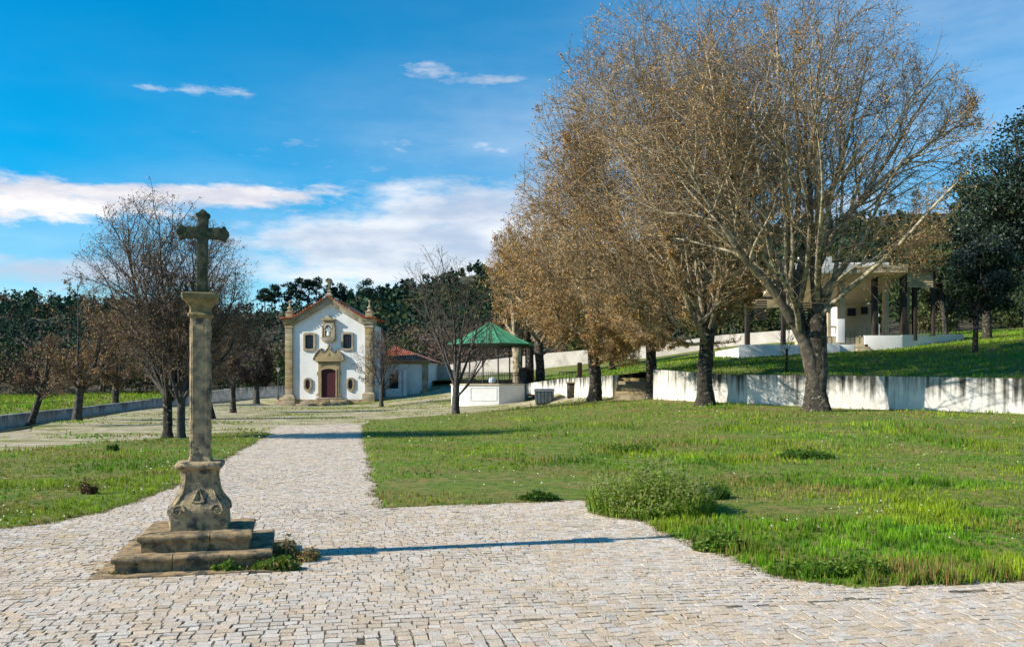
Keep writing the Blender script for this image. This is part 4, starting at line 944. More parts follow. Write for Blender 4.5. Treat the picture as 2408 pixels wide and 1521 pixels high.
# ------------------------------------------------------------------ walls
def poly_wall(name, label, pts, heights, thick, m, cat='wall', base=-.4, group=None, cap=None, step=.5):
    """a wall along (x,y,zbase) points with heights; carries a height attribute for its stains"""
    P = []; 
    for i in range(len(pts)-1):
        a, b = np.array(pts[i], float), np.array(pts[i+1], float); n = max(1, int(np.linalg.norm(b-a)/step))
        for k in range(n): P.append((*(a+(b-a)*k/n), heights[i]+(heights[i+1]-heights[i])*k/n))
    P.append((*pts[-1], heights[-1])); P = np.array(P)
    d = np.gradient(P[:, :2], axis=0); d /= np.linalg.norm(d, axis=1)[:, None]; nr = np.stack([-d[:, 1], d[:, 0]], 1)
    n = len(P); rows = []; hs = []
    for hz, side in ((0, -1), (.12, -1), (.5, -1), (.88, -1), (1, -1), (1, 1), (0, 1)):
        off = nr*(thick/2*side); wv = .012*np.array([mnoise.noise((p[0]*.7, p[1]*.7, hz*3)) for p in P])
        z = P[:, 2]+(P[:, 3]*hz if hz else base)+(wv if hz == 1 else 0)
        rows.append(np.stack([P[:, 0]+off[:, 0], P[:, 1]+off[:, 1], z], 1)); hs.append(np.full(n, hz))
    v = np.concatenate(rows); h = np.concatenate(hs); f = []
    for r in range(6):
        for i in range(n-1): f.append((r*n+i, r*n+i+1, (r+1)*n+i+1, (r+1)*n+i))
    f.append(tuple(r*n for r in range(6, -1, -1))); f.append(tuple(r*n+n-1 for r in range(7)))
    me = bpy.data.meshes.new(name); me.from_pydata(v.tolist(), [], f)
    at = me.attributes.new('height', 'FLOAT', 'POINT'); at.data.foreach_set('value', h.astype(np.float32))
    bm = bmesh.new(); bm.from_mesh(me); bmesh.ops.recalc_face_normals(bm, faces=bm.faces); bm.to_mesh(me); bm.free()
    o = tag(link(name, me, m), label, cat, group)
    return o
hh = [1.52, 1.52, 1.47, 1.50, 1.50, 1.42, 1.34, 1.52]
poly_wall('retaining_wall', 'long white retaining wall with black rain streaks behind the big trees', lowwall, hh, .35, M_wstain)
rtn = [W(1543, 939, 46.0), W(1549, 936, 49.5)]
poly_wall('retaining_wall', 'short white return wall on the right of the garden steps', [rtn[0], rtn[1]], [1.50, 1.5], .3, M_wstain)
lw2 = [W(1446, 930.5, 52), W(1380, 924, 55), W(1320, 918, 58), W(1240, 912, 63)]
poly_wall('retaining_wall', 'lower white stained wall left of the garden steps', lw2, [1.17, .95, .75, .3], .3, M_wstain)
poly_wall('retaining_wall', 'shaded end wall on the left side of the garden steps', [W(1447, 930.5, 52.2), W(1482, 925, 56.5)], [1.15, 1.15], .3, M_wstain)
uw = [W(*a) for a in [(930, 903, 92), (1000, 897, 91), (1150, 882, 89), (1300, 864, 87), (1450, 847, 85), (1522, 843, 84), (1700, 815, 82), (1900, 800, 79)]]
poly_wall('boundary_wall', 'white upper wall running up the slope behind the bandstand', uw, [1.35, 1.4, 1.5, 1.4, 1.2, 1.2, 1.05, 1.0], .3, M_wpink)
lf = [W(*a) for a in [(-150, 1040, 30), (0, 1012, 35.7), (171, 984, 52), (377, 957, 72), (555, 938, 86), (690, 931, 95), (760, 925, 100)]]
poly_wall('boundary_wall', 'low weathered wall in shade-toned grey along the left edge of the court', lf, [.6, .6, .6, .7, 1.05, 1.1, 1.1], .35, M_wshade)
poly_wall('kerb', 'low stone kerb along the foot of the left boundary wall', [(p[0]+.8, p[1], p[2]) for p in lf[:4]], [.14]*4, .2, M_ash, 'kerb')

# garden steps between the walls
def garden_steps():
    a = W(1500, 934, 50); t = thing('garden_steps', 'worn stone steps climbing through the gap in the white wall', 'steps', (a[0]-.15, a[1], a[2]-.05), math.radians(-14))
    for k in range(6):
        MB().box(-1.15, 1.15, k*.42, 3.4, -.3 if k == 0 else k*.19, (k+1)*.19-.004).build('step', M_ash, t, bevel=.02)
garden_steps()
def fountain():
    a = W(1345, 928, 56.5); t = thing('wall_fountain', 'dark stone trough and brown post against the stained wall', 'fountain', (a[0], a[1]-.3, a[2]))
    MB().box(-.32, .32, -.1, .2, -.2, .72).build('trough', M_barkd, t, bevel=.03); MB().box(-.40, .40, -.16, .25, .72, .80).build('slab', M_ash, t, bevel=.02)
    MB().box(.34, .62, .2, .5, -.2, 2.0).build('post', M_brownp, t, bevel=.02)
    m = MB()
    for k in range(6): m.tube([(-.75+k*.2, .45, .7), (-.75+k*.2, .45, 1.45)], .02, 4)
    m.tube([(-.8, .45, 1.42), (.3, .45, 1.42)], .022, 4); m.build('grille', M_iron, t)
fountain()
def lamp():
    a = W(654, 925, 86); t = thing('street_lamp', 'slim lamp post with a white lantern left of the chapel', 'lamp', (a[0], a[1], gz(a[0], a[1])))
    MB().lathe([(.12, 0), (.1, .3), (.05, .4), (.04, 2.4), (.03, 2.6)], 8).build('post', M_iron, t, smooth=True)
    MB().lathe([(.07, 2.6), (.09, 2.64), (.16, 2.95), (.15, 2.98)], 6).build('lantern', M_wshade, t); MB().lathe([(.18, 2.98), (.07, 3.12), (.02, 3.2)], 6).build('lantern_cap', M_iron, t)
lamp()

# ------------------------------------------------------------------ pavilion on the terrace
def pavilion():
    d = 58.0; s = d/F
    PX = lambda v: (1780+v/4.63)/1.03821
    PY = lambda v: (600+v/4.63)/1.03821
    x0 = (PX(1300)-CX)*s; z0 = EYE-(PY(1200)-HY)*s
    t = thing('pavilion', 'open beige concrete pavilion with white roof, posts and plinth on the terrace', 'pavilion', (x0, d, z0))
    X = lambda v: (PX(v)-CX)*s-x0
    Z = lambda v: EYE-(PY(v)-HY)*s-z0
    pl = MB().box(X(1520), X(1940), -.2, 5.5, -1.2, Z(1015)).build('plinth', M_white, t, bevel=.02)
    MB().add([(X(1942), -.2, -1.0), (X(2760), 1.2, Z(1040)-.4), (X(2760), 1.5, Z(1040)-.4), (X(1942), .1, -1.0), (X(1942), -.2, Z(1010)), (X(2760), 1.2, Z(985)), (X(2760), 1.5, Z(985)), (X(1942), .1, Z(1010))],
             [(3, 2, 1, 0), (4, 5, 6, 7), (0, 1, 5, 4), (1, 2, 6, 5), (2, 3, 7, 6), (3, 0, 4, 7)]).build('ramp_wall', M_white, t)
    MB().box(X(80), X(740), -.9, -.6, Z(1270)-.8, Z(1125)).build('parapet', M_white, t, bevel=.02)
    MB().box(X(740), X(1200), -.85, -.55, Z(1250)-.8, Z(1110)).build('parapet', M_white, t, bevel=.02)
    MB().box(X(1200), X(1385), -.55, .8, Z(1190)-.8, Z(1120)).build('landing', M_white, t, bevel=.02)
    for k in range(3): MB().box(X(1390), X(1560), -.9+k*.35, .9, Z(1190)-.6, Z(1170)+k*.16).build('step', M_conc, t, bevel=.015)
    MB().box(X(100), X(1098), -.5, 6.5, Z(1250)-.6, Z(1150)).build('floor', M_white, t)
    fl = MB().box(X(1100), X(1935), -.1, 6.5, Z(1120)-.6, Z(1025)).build('floor', M_conc, t)
    MB().box(X(1640), X(2110), 5.9, 6.1, Z(1024), Z(560)).build('back_wall', M_conc, t)
    for xa, xb, ya, yb in ((1728, 1812, 628, 702), (1898, 1960, 610, 682)):
        w = MB().box(X(xa), X(xb), 5.84, 5.898, Z(yb), Z(ya)).build('window', M_glass, t); MB().ring(arch(X(xa)-.06, X(xb)+.06, Z(yb)-.06, Z(ya)+.06, 0, 0, 2), arch(X(xa), X(xb), Z(yb), Z(ya), 0, 0, 2), 5.80, 5.838).build('frame', M_darkp, w)
    # roof: slab rising to the front with deep beige soffit, white top
    m = MB(); a, b = X(560), X(1950)
    rf = m.add([(a, -.9, Z(340)), (b, -.9, Z(318)), (b, 6.5, Z(590)), (a, 6.5, Z(600)), (a, -.9, Z(262)), (b, -.9, Z(240)), (b, 6.5, Z(500)), (a, 6.5, Z(510))],
          [(3, 2, 1, 0), (4, 5, 6, 7), (0, 1, 5, 4), (1, 2, 6, 5), (2, 3, 7, 6), (3, 0, 4, 7)]).build('roof', M_conc, t)
    MB().box(X(650), X(1320), -1.0, .4, Z(330), Z(222)).build('roof_fascia', M_white, rf, bevel=.02)
    MB().box(X(880), X(1930), 1.6, 2.2, Z(300), Z(150)).build('roof_parapet', M_white, rf, bevel=.02)
    MB().box(X(860), X(1240), 1.2, 1.55, Z(200), Z(95)).build('roof_parapet', M_white, rf, bevel=.02)
    for xa, xb, yt in ((1808, 1852, 455), (1290, 1352, 500), (1150, 1190, 500), (2025, 2090, 480)):
        c = MB().box(X(xa), X(xb), .6, 1.1, Z(1026), Z(yt)+.5).build('column', M_conc, t, bevel=.02)
    for xa, xb, yb, yt in ((1630, 1680, 1026, 330), (1950, 2008, 1015, 290), (2090, 2125, 1015, 330), (190, 236, 1150, 560), (600, 640, 1120, 540)):
        MB().box(X(xa), X(xb), -.05, .35, Z(yb)-.3, Z(yt)).build('post', M_darkp, t, bevel=.01)
    for k in range(9): MB().box(X(236), X(430), .02, .1, Z(628+k*25)-.045, Z(628+k*25)+.045).build('louvre', M_darkp, t)
    MB().box(X(190), X(640), -.05, .35, Z(600), Z(575)).build('beam', M_darkp, t)
    for k in range(6): MB().box(X(860), X(950), .5, .58, Z(640+k*30)-.045, Z(640+k*30)+.045).build('louvre', M_darkp, t)
    for k in range(7): MB().box(X(2010), X(2300), -.08+k*.0, .0, Z(305+k*26)-.05, Z(305+k*26)+.05).build('louvre', M_conc, t)
    MB().box(X(1960), X(2330), -.3, .3, Z(296), Z(270)).build('beam', M_darkp, t)
    MB().box(X(2300), X(2325), -.1, .3, Z(1015), Z(296)).build('post', M_darkp, t)
    MB().box(X(1205), X(1290), -.3, .1, Z(1060)-.2, Z(830)).build('pedestal', M_white, t, bevel=.02)
    MB().box(X(1100), X(1204), -.2, 0, Z(930), Z(905)).build('ledge', M_conc, t)
    for xa, xb, yb in ((1530, 1940, 1015), (1100, 1520, 1110)):
        m = MB(); n = int((X(xb)-X(xa))/.28); zb = Z(yb)
        for k in range(n+1):
            xx = X(xa)+(X(xb)-X(xa))*k/n; m.tube([(xx, -.1, zb-.02), (xx, -.1, zb+.85)], .013, 4)
        m.tube([(X(xa), -.1, zb+.45), (X(xb), -.1, zb+.45)], .012, 4); m.build('railing', M_iron, t)
    m = MB()
    for k in range(20): m.tube([(X(1960+k*40), .2+k*.06, Z(1008-k*1.2)-.02), (X(1960+k*40), .2+k*.06, Z(1008-k*1.2)+.9)], .014, 4)
    m.build('ramp_railing', M_iron, t)
    # white house with red shutters beyond it
    a = W(PX(1400), PY(850), 84); h = thing('house', 'white house with red shutters seen through the pavilion columns', 'house', (a[0], a[1], a[2]-1.5))
    k = 84/F/4.63/1.03821
    MB().box(-13*k*10, 30*k*10, 0, 6, 0, 1.5+360*k).build('wall', M_white, h)
    MB().prism([(-14*k*10, 1.5+360*k), (31*k*10, 1.5+360*k), (8*k*10, 1.5+360*k+1.8)], -.3, 6.3).build('roof', M_tile, h)
    for xa in (-120, 0, 160): 
        w = MB().box(xa*k, (xa+45)*k, -.06, -.003, 1.5+30*k, 1.5+180*k).build('shutter', M_red, h)
pavilion()

# ------------------------------------------------------------------ trees
def unit(v): return v/np.maximum(np.linalg.norm(v, axis=-1, keepdims=True), 1e-9)
def grow(P, D, L, R, K, wig, trop, taper, R_):
    n = len(P); pts = np.zeros((n, K, 3)); rad = np.zeros((n, K)); dirs = np.zeros((n, K, 3))
    p = P.copy(); d = unit(D.copy()); st = (L/(K-1))[:, None]
    for k in range(K):
        pts[:, k] = p; dirs[:, k] = d; rad[:, k] = R*(1-(1-taper)*k/(K-1))
        d = unit(d+R_.normal(0, wig, (n, 3))+np.array([0, 0, trop])); p = p+d*st
    return pts, dirs, rad
def fit(pts, env):
    c, sc = env[0], np.array(env[1:])
    for _ in range(3):
        e = np.linalg.norm((pts[:, -1]-c)/sc, axis=1); k = np.where(e > 1, np.clip(1/e**1.6, .5, 1), 1)[:, None, None]
        pts = pts[:, :1]+(pts-pts[:, :1])*k
    return pts
def spawn(pts, dirs, rad, L, m, t0, t1, ang, ratio, rr, R_, env=None, decay=.5, flat=0.0):
    n, K, _ = pts.shape; N = n*m
    i = np.repeat(np.arange(n), m)
    tt = np.tile((np.arange(m)+.5)/m, n)+R_.uniform(-.45, .45, N)/m
    tt = t0+(t1-t0)*np.clip(tt, 0, 1)
    q = tt*(K-1); k = np.minimum(q.astype(int), K-2); f = (q-k)
    p = pts[i, k]*(1-f)[:, None]+pts[i, k+1]*f[:, None]; d = dirs[i, k]; r = rad[i, k]*(1-f)+rad[i, k+1]*f
    pe = unit(np.cross(d, R_.normal(0, 1, (N, 3))))
    a = np.radians(R_.uniform(ang[0], ang[1], N))[:, None]
    nd = unit(d*np.cos(a)+pe*np.sin(a)); 
    nl = L[i]*ratio*(1-decay*tt)*R_.uniform(.6, 1.25, N)
    if env is not None:
        c, rx, ry, rz = env; sc = np.array([rx, ry, rz])
        o = (p-c)/sc; dd = nd/sc; A = (dd*dd).sum(1); B = (o*dd).sum(1); Cc = (o*o).sum(1)-1
        disc = B*B-A*Cc; tx = np.where(disc > 0, (-B+np.sqrt(np.maximum(disc, 0)))/A, 0)
        lim = np.maximum(tx, .02)*R_.uniform(.82, 1.12, N)
        nl = np.where(Cc < 0, np.minimum(nl, lim), nl*.25)
    ok = nl > .06
    return p[ok], nd[ok], nl[ok], np.maximum(r*rr, .0)[ok]
def tubes(pts, rad, S):
    n, K, _ = pts.shape
    t = unit(np.gradient(pts, axis=1)); ref = np.where(np.abs(t[:, :1, 2:]) < .8, np.array([0, 0, 1.]), np.array([1., 0, 0]))
    u = unit(np.cross(t, np.broadcast_to(ref, t.shape))); w = np.cross(t, u)
    a = np.arange(S)*2*np.pi/S
    v = pts[:, :, None]+rad[:, :, None, None]*(np.cos(a)[:, None]*u[:, :, None]+np.sin(a)[:, None]*w[:, :, None])
    idx = np.arange(n*K*S).reshape(n, K, S)
    f = np.stack([idx[:, :-1], np.roll(idx[:, :-1], -1, 2), np.roll(idx[:, 1:], -1, 2), idx[:, 1:]], -1).reshape(-1, 4)
    return v.reshape(-1, 3), f
def join(parts):
    vs, fs, b = [], [], 0
    for v, f in parts: vs.append(v); fs.append(f+b); b += len(v)
    return np.concatenate(vs), np.concatenate(fs)
def leaf_quads(p, s, R_, droop=0.0):
    n = len(p); d1 = unit(R_.normal(0, 1, (n, 3))-np.array([0, 0, droop])); d2 = unit(np.cross(d1, R_.normal(0, 1, (n, 3)))); s = s[:, None]
    return np.stack([p-d1*s, p+d2*s*.62, p+d1*s, p-d2*s*.62], 1).reshape(-1, 3), np.arange(4*n).reshape(-1, 4)

def bare_tree(name, label, base, r0, crown, th=2.5, lean=(0, 0), nl=6, fan=(14, 42), n2=9, n3=7, n4=0, seed=1, bark=None, limb=None, twig=None,
              leaves=0, leafs=.05, lcols=None, group=None, r3=.012, tropism=.06, extra=None, stems=None, minr=.006, forkspan=.5, paths=None, cat='tree', low=.25):
    """crown = (centre, rx, ry, rz) in world metres"""
    R_ = np.random.default_rng(seed); bark = bark or M_barkd; limb = limb or M_barkp; twig = twig or M_twig
    b = np.array(base, float); t = thing(name, label, cat, tuple(b), 0, group)
    c = np.array(crown[0], float)-b; env = (c, crown[1], crown[2], crown[3])
    # trunk(s)
    K = 9; P = np.zeros((1, 3)); tp_ = np.zeros((1, K, 3)); tr = np.zeros((1, K))
    bend = R_.normal(0, .05, 2)
    for k in range(K):
        f = k/(K-1); tp_[0, k] = (lean[0]*f*th+bend[0]*math.sin(f*5)*th*.3, lean[1]*f*th+bend[1]*math.sin(f*4)*th*.3, f*th-.15*(1-f)); tr[0, k] = r0*(1.28-.55*min(1, f*4) if f < .25 else .86-.12*f+.10*max(0, f-.75))
    NR, NS = 30, 22; fi = np.linspace(0, K-1, NR); cp = np.stack([np.interp(fi, np.arange(K), tp_[0, :, i]) for i in range(3)], 1); rp = np.interp(fi, np.arange(K), tr[0])
    tv, tf = tubes(cp[None], rp[None], NS); ctr = np.repeat(cp, NS, 0)
    ph = np.arctan2(tv[:, 1]-ctr[:, 1], tv[:, 0]-ctr[:, 0]); flare = np.clip(1-(tv[:, 2]+.2)/(r0*2.4), 0, 1)
    lum = 1+.05*np.sin(ph*3+seed)+flare*.22*np.maximum(0, np.sin(ph*4+seed*1.7))+.11*(vnoise(ph*2.2*np.cos(.3)+9, tv[:, 2]*1.3, 1.6, seed)-.5)*2+.05*(vnoise(ph*5, tv[:, 2]*4, 1.7, seed+1)-.5)*2
    tv = ctr+(tv-ctr)*lum[:, None]
    link('trunk', fast_mesh('trunk', tv, tf, smooth=True), bark, t)
    top = tp_[0, -1]
    # limbs fan from the fork
    az = np.linspace(0, 2*np.pi, nl, endpoint=False)+R_.uniform(0, 6)+R_.normal(0, .25, nl)
    po = np.radians(R_.uniform(fan[0], fan[1], nl)); po[0] = math.radians(fan[0]*.4)
    D = np.stack([np.sin(po)*np.cos(az), np.sin(po)*np.sin(az), np.cos(po)], 1)
    D += np.array([lean[0], lean[1], 0])*.3
    hf = np.clip(1-(po/np.radians(fan[1]))*R_.uniform(.1, forkspan, nl), .3, 1); kk = hf*(K-1); k0 = np.minimum(kk.astype(int), K-2); ff_ = (kk-k0)[:, None]
    P = tp_[0, k0]*(1-ff_)+tp_[0, k0+1]*ff_+unit(D*np.array([1, 1, 0]))*r0*.25*hf[:, None]**3
    R1 = r0*R_.uniform(.26, .44, nl)
    if extra is not None:
        for (dv, fr, rr, hh_) in extra:
            D = np.vstack([D, unit(np.array([dv], float))]); R1 = np.append(R1, r0*rr); P = np.vstack([P, tp_[0, int(hh_*(K-1))][None]])
    D = unit(D); nl = len(D)
    o = (P-c)/np.array(env[1:]); dd = D/np.array(env[1:]); A = (dd*dd).sum(1); B = (o*dd).sum(1); Cc = (o*o).sum(1)-1
    disc = np.maximum(B*B-A*Cc, 0.04); L1 = np.maximum((-B+np.sqrt(disc))/A, 1.0)*R_.uniform(.80, .97, nl)
    p1, d1, r1 = grow(P, D, L1, R1, 9, .085, tropism, .16, R_)
    p1 = fit(p1, env)
    if paths:
        add, ar = [], []
        for pl, ra, rb in paths:                               # limbs traced where they stand: (px, py, depth)
            q = np.array([W(*a) for a in pl])-b; tt = np.linspace(0, len(q)-1, 9)
            w_ = np.stack([np.interp(tt, np.arange(len(q)), q[:, i]) for i in range(3)], 1); w_[1:-1] = w_[1:-1]*.6+.2*(w_[2:]+w_[:-2]); w_[1:] += R_.normal(0, .05, (8, 3))
            add.append(w_); ar.append(np.linspace(ra, rb, 9))
        add = np.array(add); p1 = np.concatenate([p1, add]); r1 = np.concatenate([r1, np.array(ar)]); dd_ = unit(np.gradient(add, axis=1)); d1 = np.concatenate([d1, dd_])
        L1 = np.append(L1, np.linalg.norm(np.diff(add, axis=1), axis=2).sum(1))
    # second order: long ascending boughs off the limbs
    s = spawn(p1, d1, r1, L1, n2, low, .97, (20, 55), .70, .55, R_, env, .45); L2 = s[2]
    p2, d2, r2 = grow(s[0], s[1], L2, np.maximum(s[3], .018), 7, .11, tropism*.8, .25, R_)
    s = spawn(p2, d2, r2, L2, n3, .12, 1.0, (25, 60), .55, .5, R_, env, .4); L3 = s[2]
    p3, d3, r3_ = grow(s[0], s[1], L3, np.clip(s[3], r3*.8, r3*1.8), 5, .16, tropism*.5, .35, R_)
    lv, lf_ = join([tubes(p1, r1, 8), tubes(p2, r2, 5)])
    if limb is M_barkp:                                        # thick old wood keeps dark bark, younger wood is pale
        rr_ = np.concatenate([np.repeat(r1.ravel(), 8), np.repeat(r2.ravel(), 5)]); ag = np.clip((rr_-.08)/.12+R_.normal(0, .12, len(rr_)), 0, 1)[:, None]
        lc = np.array([.43, .36, .24])*(1-ag)+np.array([.055, .046, .036])*ag
        link('limbs', fast_mesh('limbs', lv, lf_, cols=lc, smooth=True), M_barkt, t)
    else: link('limbs', fast_mesh('limbs', lv, lf_, smooth=True), limb, t)
    parts = [tubes(p3, r3_, 3)]; tips = [p3.reshape(-1, 3)]
    if n4:
        s = spawn(p3, d3, r3_, L3, n4, .12, 1.0, (25, 65), .60, .6, R_, env, .3)
        p4, d4, r4 = grow(s[0], s[1], s[2], np.full(len(s[0]), minr), 2, .2, 0.0, .45, R_)
        parts.append(tubes(p4, r4, 3)); tips.append(p4[:, 1:].reshape(-1, 3))
    link('twigs', fast_mesh('twigs', *join(parts)), twig, t)
    if leaves:
        q = np.concatenate(tips); i = R_.integers(0, len(q), leaves); q = q[i]+R_.normal(0, leafs*1.2, (leaves, 3))
        sz = leafs*R_.uniform(.5, 1.25, leaves)
        cl = np.array(lcols)[R_.integers(0, len(lcols), leaves)]*R_.uniform(.65, 1.3, (leaves, 1))
        d1_ = unit(R_.normal(0, 1, (leaves, 3))-np.array([0, 0, .5])); d2_ = unit(np.cross(d1_, R_.normal(0, 1, (leaves, 3)))); z_ = sz[:, None]
        v = np.stack([q-d2_*z_*.7, q+d2_*z_*.7, q+d1_*z_*1.9], 1).reshape(-1, 3)
        link('dry_leaves', fast_mesh('dry_leaves', v, np.arange(3*leaves).reshape(-1, 3), cols=np.repeat(cl, 3, 0)), M_dry, t)
    return t
OR = [(.44, .26, .09), (.34, .20, .085), (.51, .325, .115), (.25, .155, .075)]
def crown(px, py, rxp, rzp, d, deep=.8):
    c = W(px, py, d); k = d/F; return (c, rxp*k, rxp*k*deep, rzp*k)
def at(px, py, d):
    x, y, z = W(px, py, d); return (x, y, gz(x, y))
grpP = 'big plane trees in a row along the white wall'
def cr(x, y, dd=0.0): return ((1700+x/1.357)/1.0382, (400+y/1.357)/1.0382, 38+dd)
bare_tree('plane_tree', 'largest plane tree, nearest right, open branching crown against the wall', at(1920, 968, 38), .50, crown(1850, 375, 465, 455, 38, .62), th=4.1, nl=1, fan=(8, 20), n2=15, n3=12, n4=6, seed=11, leaves=42000, leafs=.038, lcols=OR, group=grpP, r3=.012, minr=.0075, low=.27,
          paths=[([cr(398, 790), cr(394, 710), cr(382, 630), cr(352, 560), cr(310, 510, -.2), cr(275, 430, -.3), cr(245, 330, -.5), cr(215, 130, -.9), cr(195, -60, -1.2), cr(190, -250, -1.5)], .36, .03),
                 ([cr(315, 520, -.2), cr(255, 410, -.4), cr(190, 340, -.8), cr(130, 290, -1.2), cr(80, 200, -1.6), cr(0, 60, -2), cr(-120, -120, -2.6)], .21, .025),
                 ([cr(398, 790), cr(390, 690, .1), cr(345, 560, .3), cr(325, 440, .5), cr(315, 330, .7), cr(290, 200, .8), cr(285, 0, 1.2), cr(270, -300, 1.5), cr(262, -520, 1.6)], .34, .03),
                 ([cr(402, 760), cr(408, 690), cr(405, 560, -.1), cr(400, 450, -.2), cr(385, 300, -.3), cr(375, 150, -.4), cr(372, 0, -.5), cr(390, -200, -.6), cr(420, -440, -.6)], .36, .03),
                 ([cr(398, 420, -.2), cr(405, 310, .2), cr(470, 200, .5), cr(545, 130, .8), cr(605, 30, 1.2), cr(690, -110, 1.6), cr(790, -260, 2.0)], .19, .022),
                 ([cr(400, 300, 0), cr(430, 220, .6), cr(432, 100, 1.0), cr(490, -30, 1.4), cr(540, -200, 1.8), cr(570, -380, 2.0)], .15, .02),
                 ([cr(408, 460, -.2), cr(462, 392, -1.0), cr(535, 325, -1.6), cr(610, 312, -2.0), cr(655, 255, -2.2), cr(730, 205, -2.4)], .06, .010),
                 ([cr(480, 190, .5), cr(600, 60, .2), cr(720, -30, 0), cr(840, -110, 0), cr(920, -170, 0)], .12, .018),
                 ([cr(235, 300, -.5), cr(150, 150, -.8), cr(100, 0, -1.2), cr(70, -200, -1.4), cr(30, -380, -1.5)], .14, .02),
                 ([cr(310, 320, .7), cr(340, 150, 1.6), cr(345, -50, 2.4), cr(330, -280, 3.0), cr(340, -480, 3.2)], .15, .02)])
bare_tree('plane_tree', 'second plane tree, dark thick trunk with long level bough reaching right', at(1660, 955, 42.5), .42, crown(1565, 395, 315, 430, 42.5, .8), th=4.0, nl=10, fan=(8, 62), n2=14, n3=11, n4=7, seed=22, leaves=62000, leafs=.039, lcols=OR, group=grpP, r3=.014, minr=.0085, low=.12, forkspan=.45, tropism=.08,
          extra=[((-.9, -.2, .1), 1, .28, .9), ((-.5, -.3, -.12), 1, .16, .8), ((-.9, .3, -.1), 1, .18, .85), ((.6, -.6, -.1), 1, .15, .8), ((.3, .8, .0), 1, .2, .9)],
          paths=[([(1648, 765, 42.5), (1672, 735, 42.2), (1710, 712, 41.8), (1755, 694, 41.4), (1790, 692, 41.2)], .22, .13), ([(1768, 692, 41.3), (1742, 610, 41), (1705, 500, 40.8), (1668, 380, 40.6), (1645, 220, 40.4)], .13, .02)])
bare_tree('plane_tree', 'third plane tree in the row, slim trunk before the garden steps', at(1530, 945, 48), .33, crown(1425, 510, 222, 385, 48, .9), th=4.2, nl=9, fan=(14, 70), n2=13, n3=11, n4=7, seed=33, leaves=55000, leafs=.043, lcols=OR, group=grpP, r3=.016, minr=.0095, low=.15,
          extra=[((-.8, -.3, .0), 1, .25, .85), ((.8, -.3, -.1), 1, .2, .8), ((-.6, -.6, -.15), 1, .16, .75), ((.5, .6, -.1), 1, .16, .8), ((.9, .1, .05), 1, .2, .9)])
bare_tree('plane_tree', 'fourth plane tree in the row, flared trunk right of the waste container', at(1397, 945, 51), .40, crown(1392, 585, 215, 272, 51, .9), th=3.8, nl=9, fan=(14, 75), n2=12, n3=10, n4=7, seed=44, leaves=42000, leafs=.045, lcols=OR, group=grpP, r3=.017, minr=.010, low=.15,
          extra=[((-.7, -.3, .05), 1, .22, .9), ((.7, -.4, -.1), 1, .2, .85), ((.9, .2, -.12), 1, .2, .8), ((.1, -.9, -.1), 1, .18, .85)])
bare_tree('plane_tree', 'ivy covered plane tree just right of the bandstand', at(1269, 933, 66), .40, crown(1272, 650, 135, 185, 66, .9), th=4.5, nl=8, fan=(12, 60), n2=11, n3=9, n4=5, seed=55, leaves=19000, leafs=.06, lcols=OR, group=grpP, r3=.02, minr=.012)
bare_tree('plane_tree', 'pale trunked plane tree seen through the bandstand columns', at(1215, 925, 72), .42, crown(1190, 690, 85, 150, 72, .9), th=5.0, nl=7, fan=(10, 50), n2=9, n3=8, n4=2, seed=66, leaves=12000, leafs=.07, lcols=OR, bark=M_barkp, group=grpP, r3=.022, minr=.014)
bare_tree('plane_tree', 'dark trunked plane tree behind the right bandstand columns', at(1245, 925, 74), .38, crown(1300, 700, 100, 150, 74, .9), th=5.0, nl=7, fan=(10, 55), n2=9, n3=8, n4=2, seed=77, leaves=15000, leafs=.07, lcols=OR, group=grpP, r3=.022, minr=.014)
bare_tree('tree', 'bare branching tree on the lawn edge before the bandstand', at(1072, 975, 47.8), .23, crown(1045, 745, 150, 165, 47.8, .9), th=1.6, nl=9, fan=(12, 58), n2=9, n3=7, n4=2, seed=88, bark=M_barkg, limb=M_barkg, twig=M_twigg, r3=.011, minr=.008, tropism=.12)
bare_tree('tree', 'small bushy bare tree before the right half of the chapel', at(897, 957, 70), .2, crown(890, 845, 75, 68, 70, .9), th=1.7, nl=8, fan=(15, 70), n2=8, n3=7, n4=2, seed=99, bark=M_barkg, limb=M_barkg, twig=M_twigg, r3=.016, minr=.012, leaves=1400, leafs=.06, lcols=[(.10, .07, .06), (.08, .06, .05)])
LV = [(.27, .17, .095), (.22, .14, .095), (.32, .21, .09), (.17, .115, .085)]
bare_tree('tree', 'large many stemmed bare tree behind the stone cross, left trunk', at(394, 1031, 28.3), .17, crown(370, 715, 205, 268, 28.3, .9), th=1.5, nl=15, fan=(6, 62), n2=11, n3=8, n4=5, seed=110, bark=M_barkd, limb=M_barkg, twig=M_twigg, r3=.0075, minr=.0042, leaves=15000, leafs=.027, lcols=LV, tropism=.10, forkspan=.3)
bare_tree('tree', 'large many stemmed bare tree behind the stone cross, right trunk', at(426, 1033, 28.0), .15, crown(450, 740, 185, 235, 28.0, .9), th=1.3, nl=13, fan=(6, 50), n2=10, n3=8, n4=5, seed=121, bark=M_barkg, limb=M_barkg, twig=M_twigg, r3=.0075, minr=.0042, leaves=12000, leafs=.027, lcols=LV, tropism=.11, forkspan=.3)
bare_tree('tree', 'leaning dark tree by the low wall at far left', at(68, 1001, 37.5), .16, crown(115, 865, 75, 85, 37.5), th=2.0, lean=(.35, 0), nl=7, fan=(15, 65), n2=7, n3=6, n4=2, seed=132, bark=M_barkd, limb=M_barkg, twig=M_twigg, r3=.010, minr=.007, leaves=2500, leafs=.04, lcols=LV)
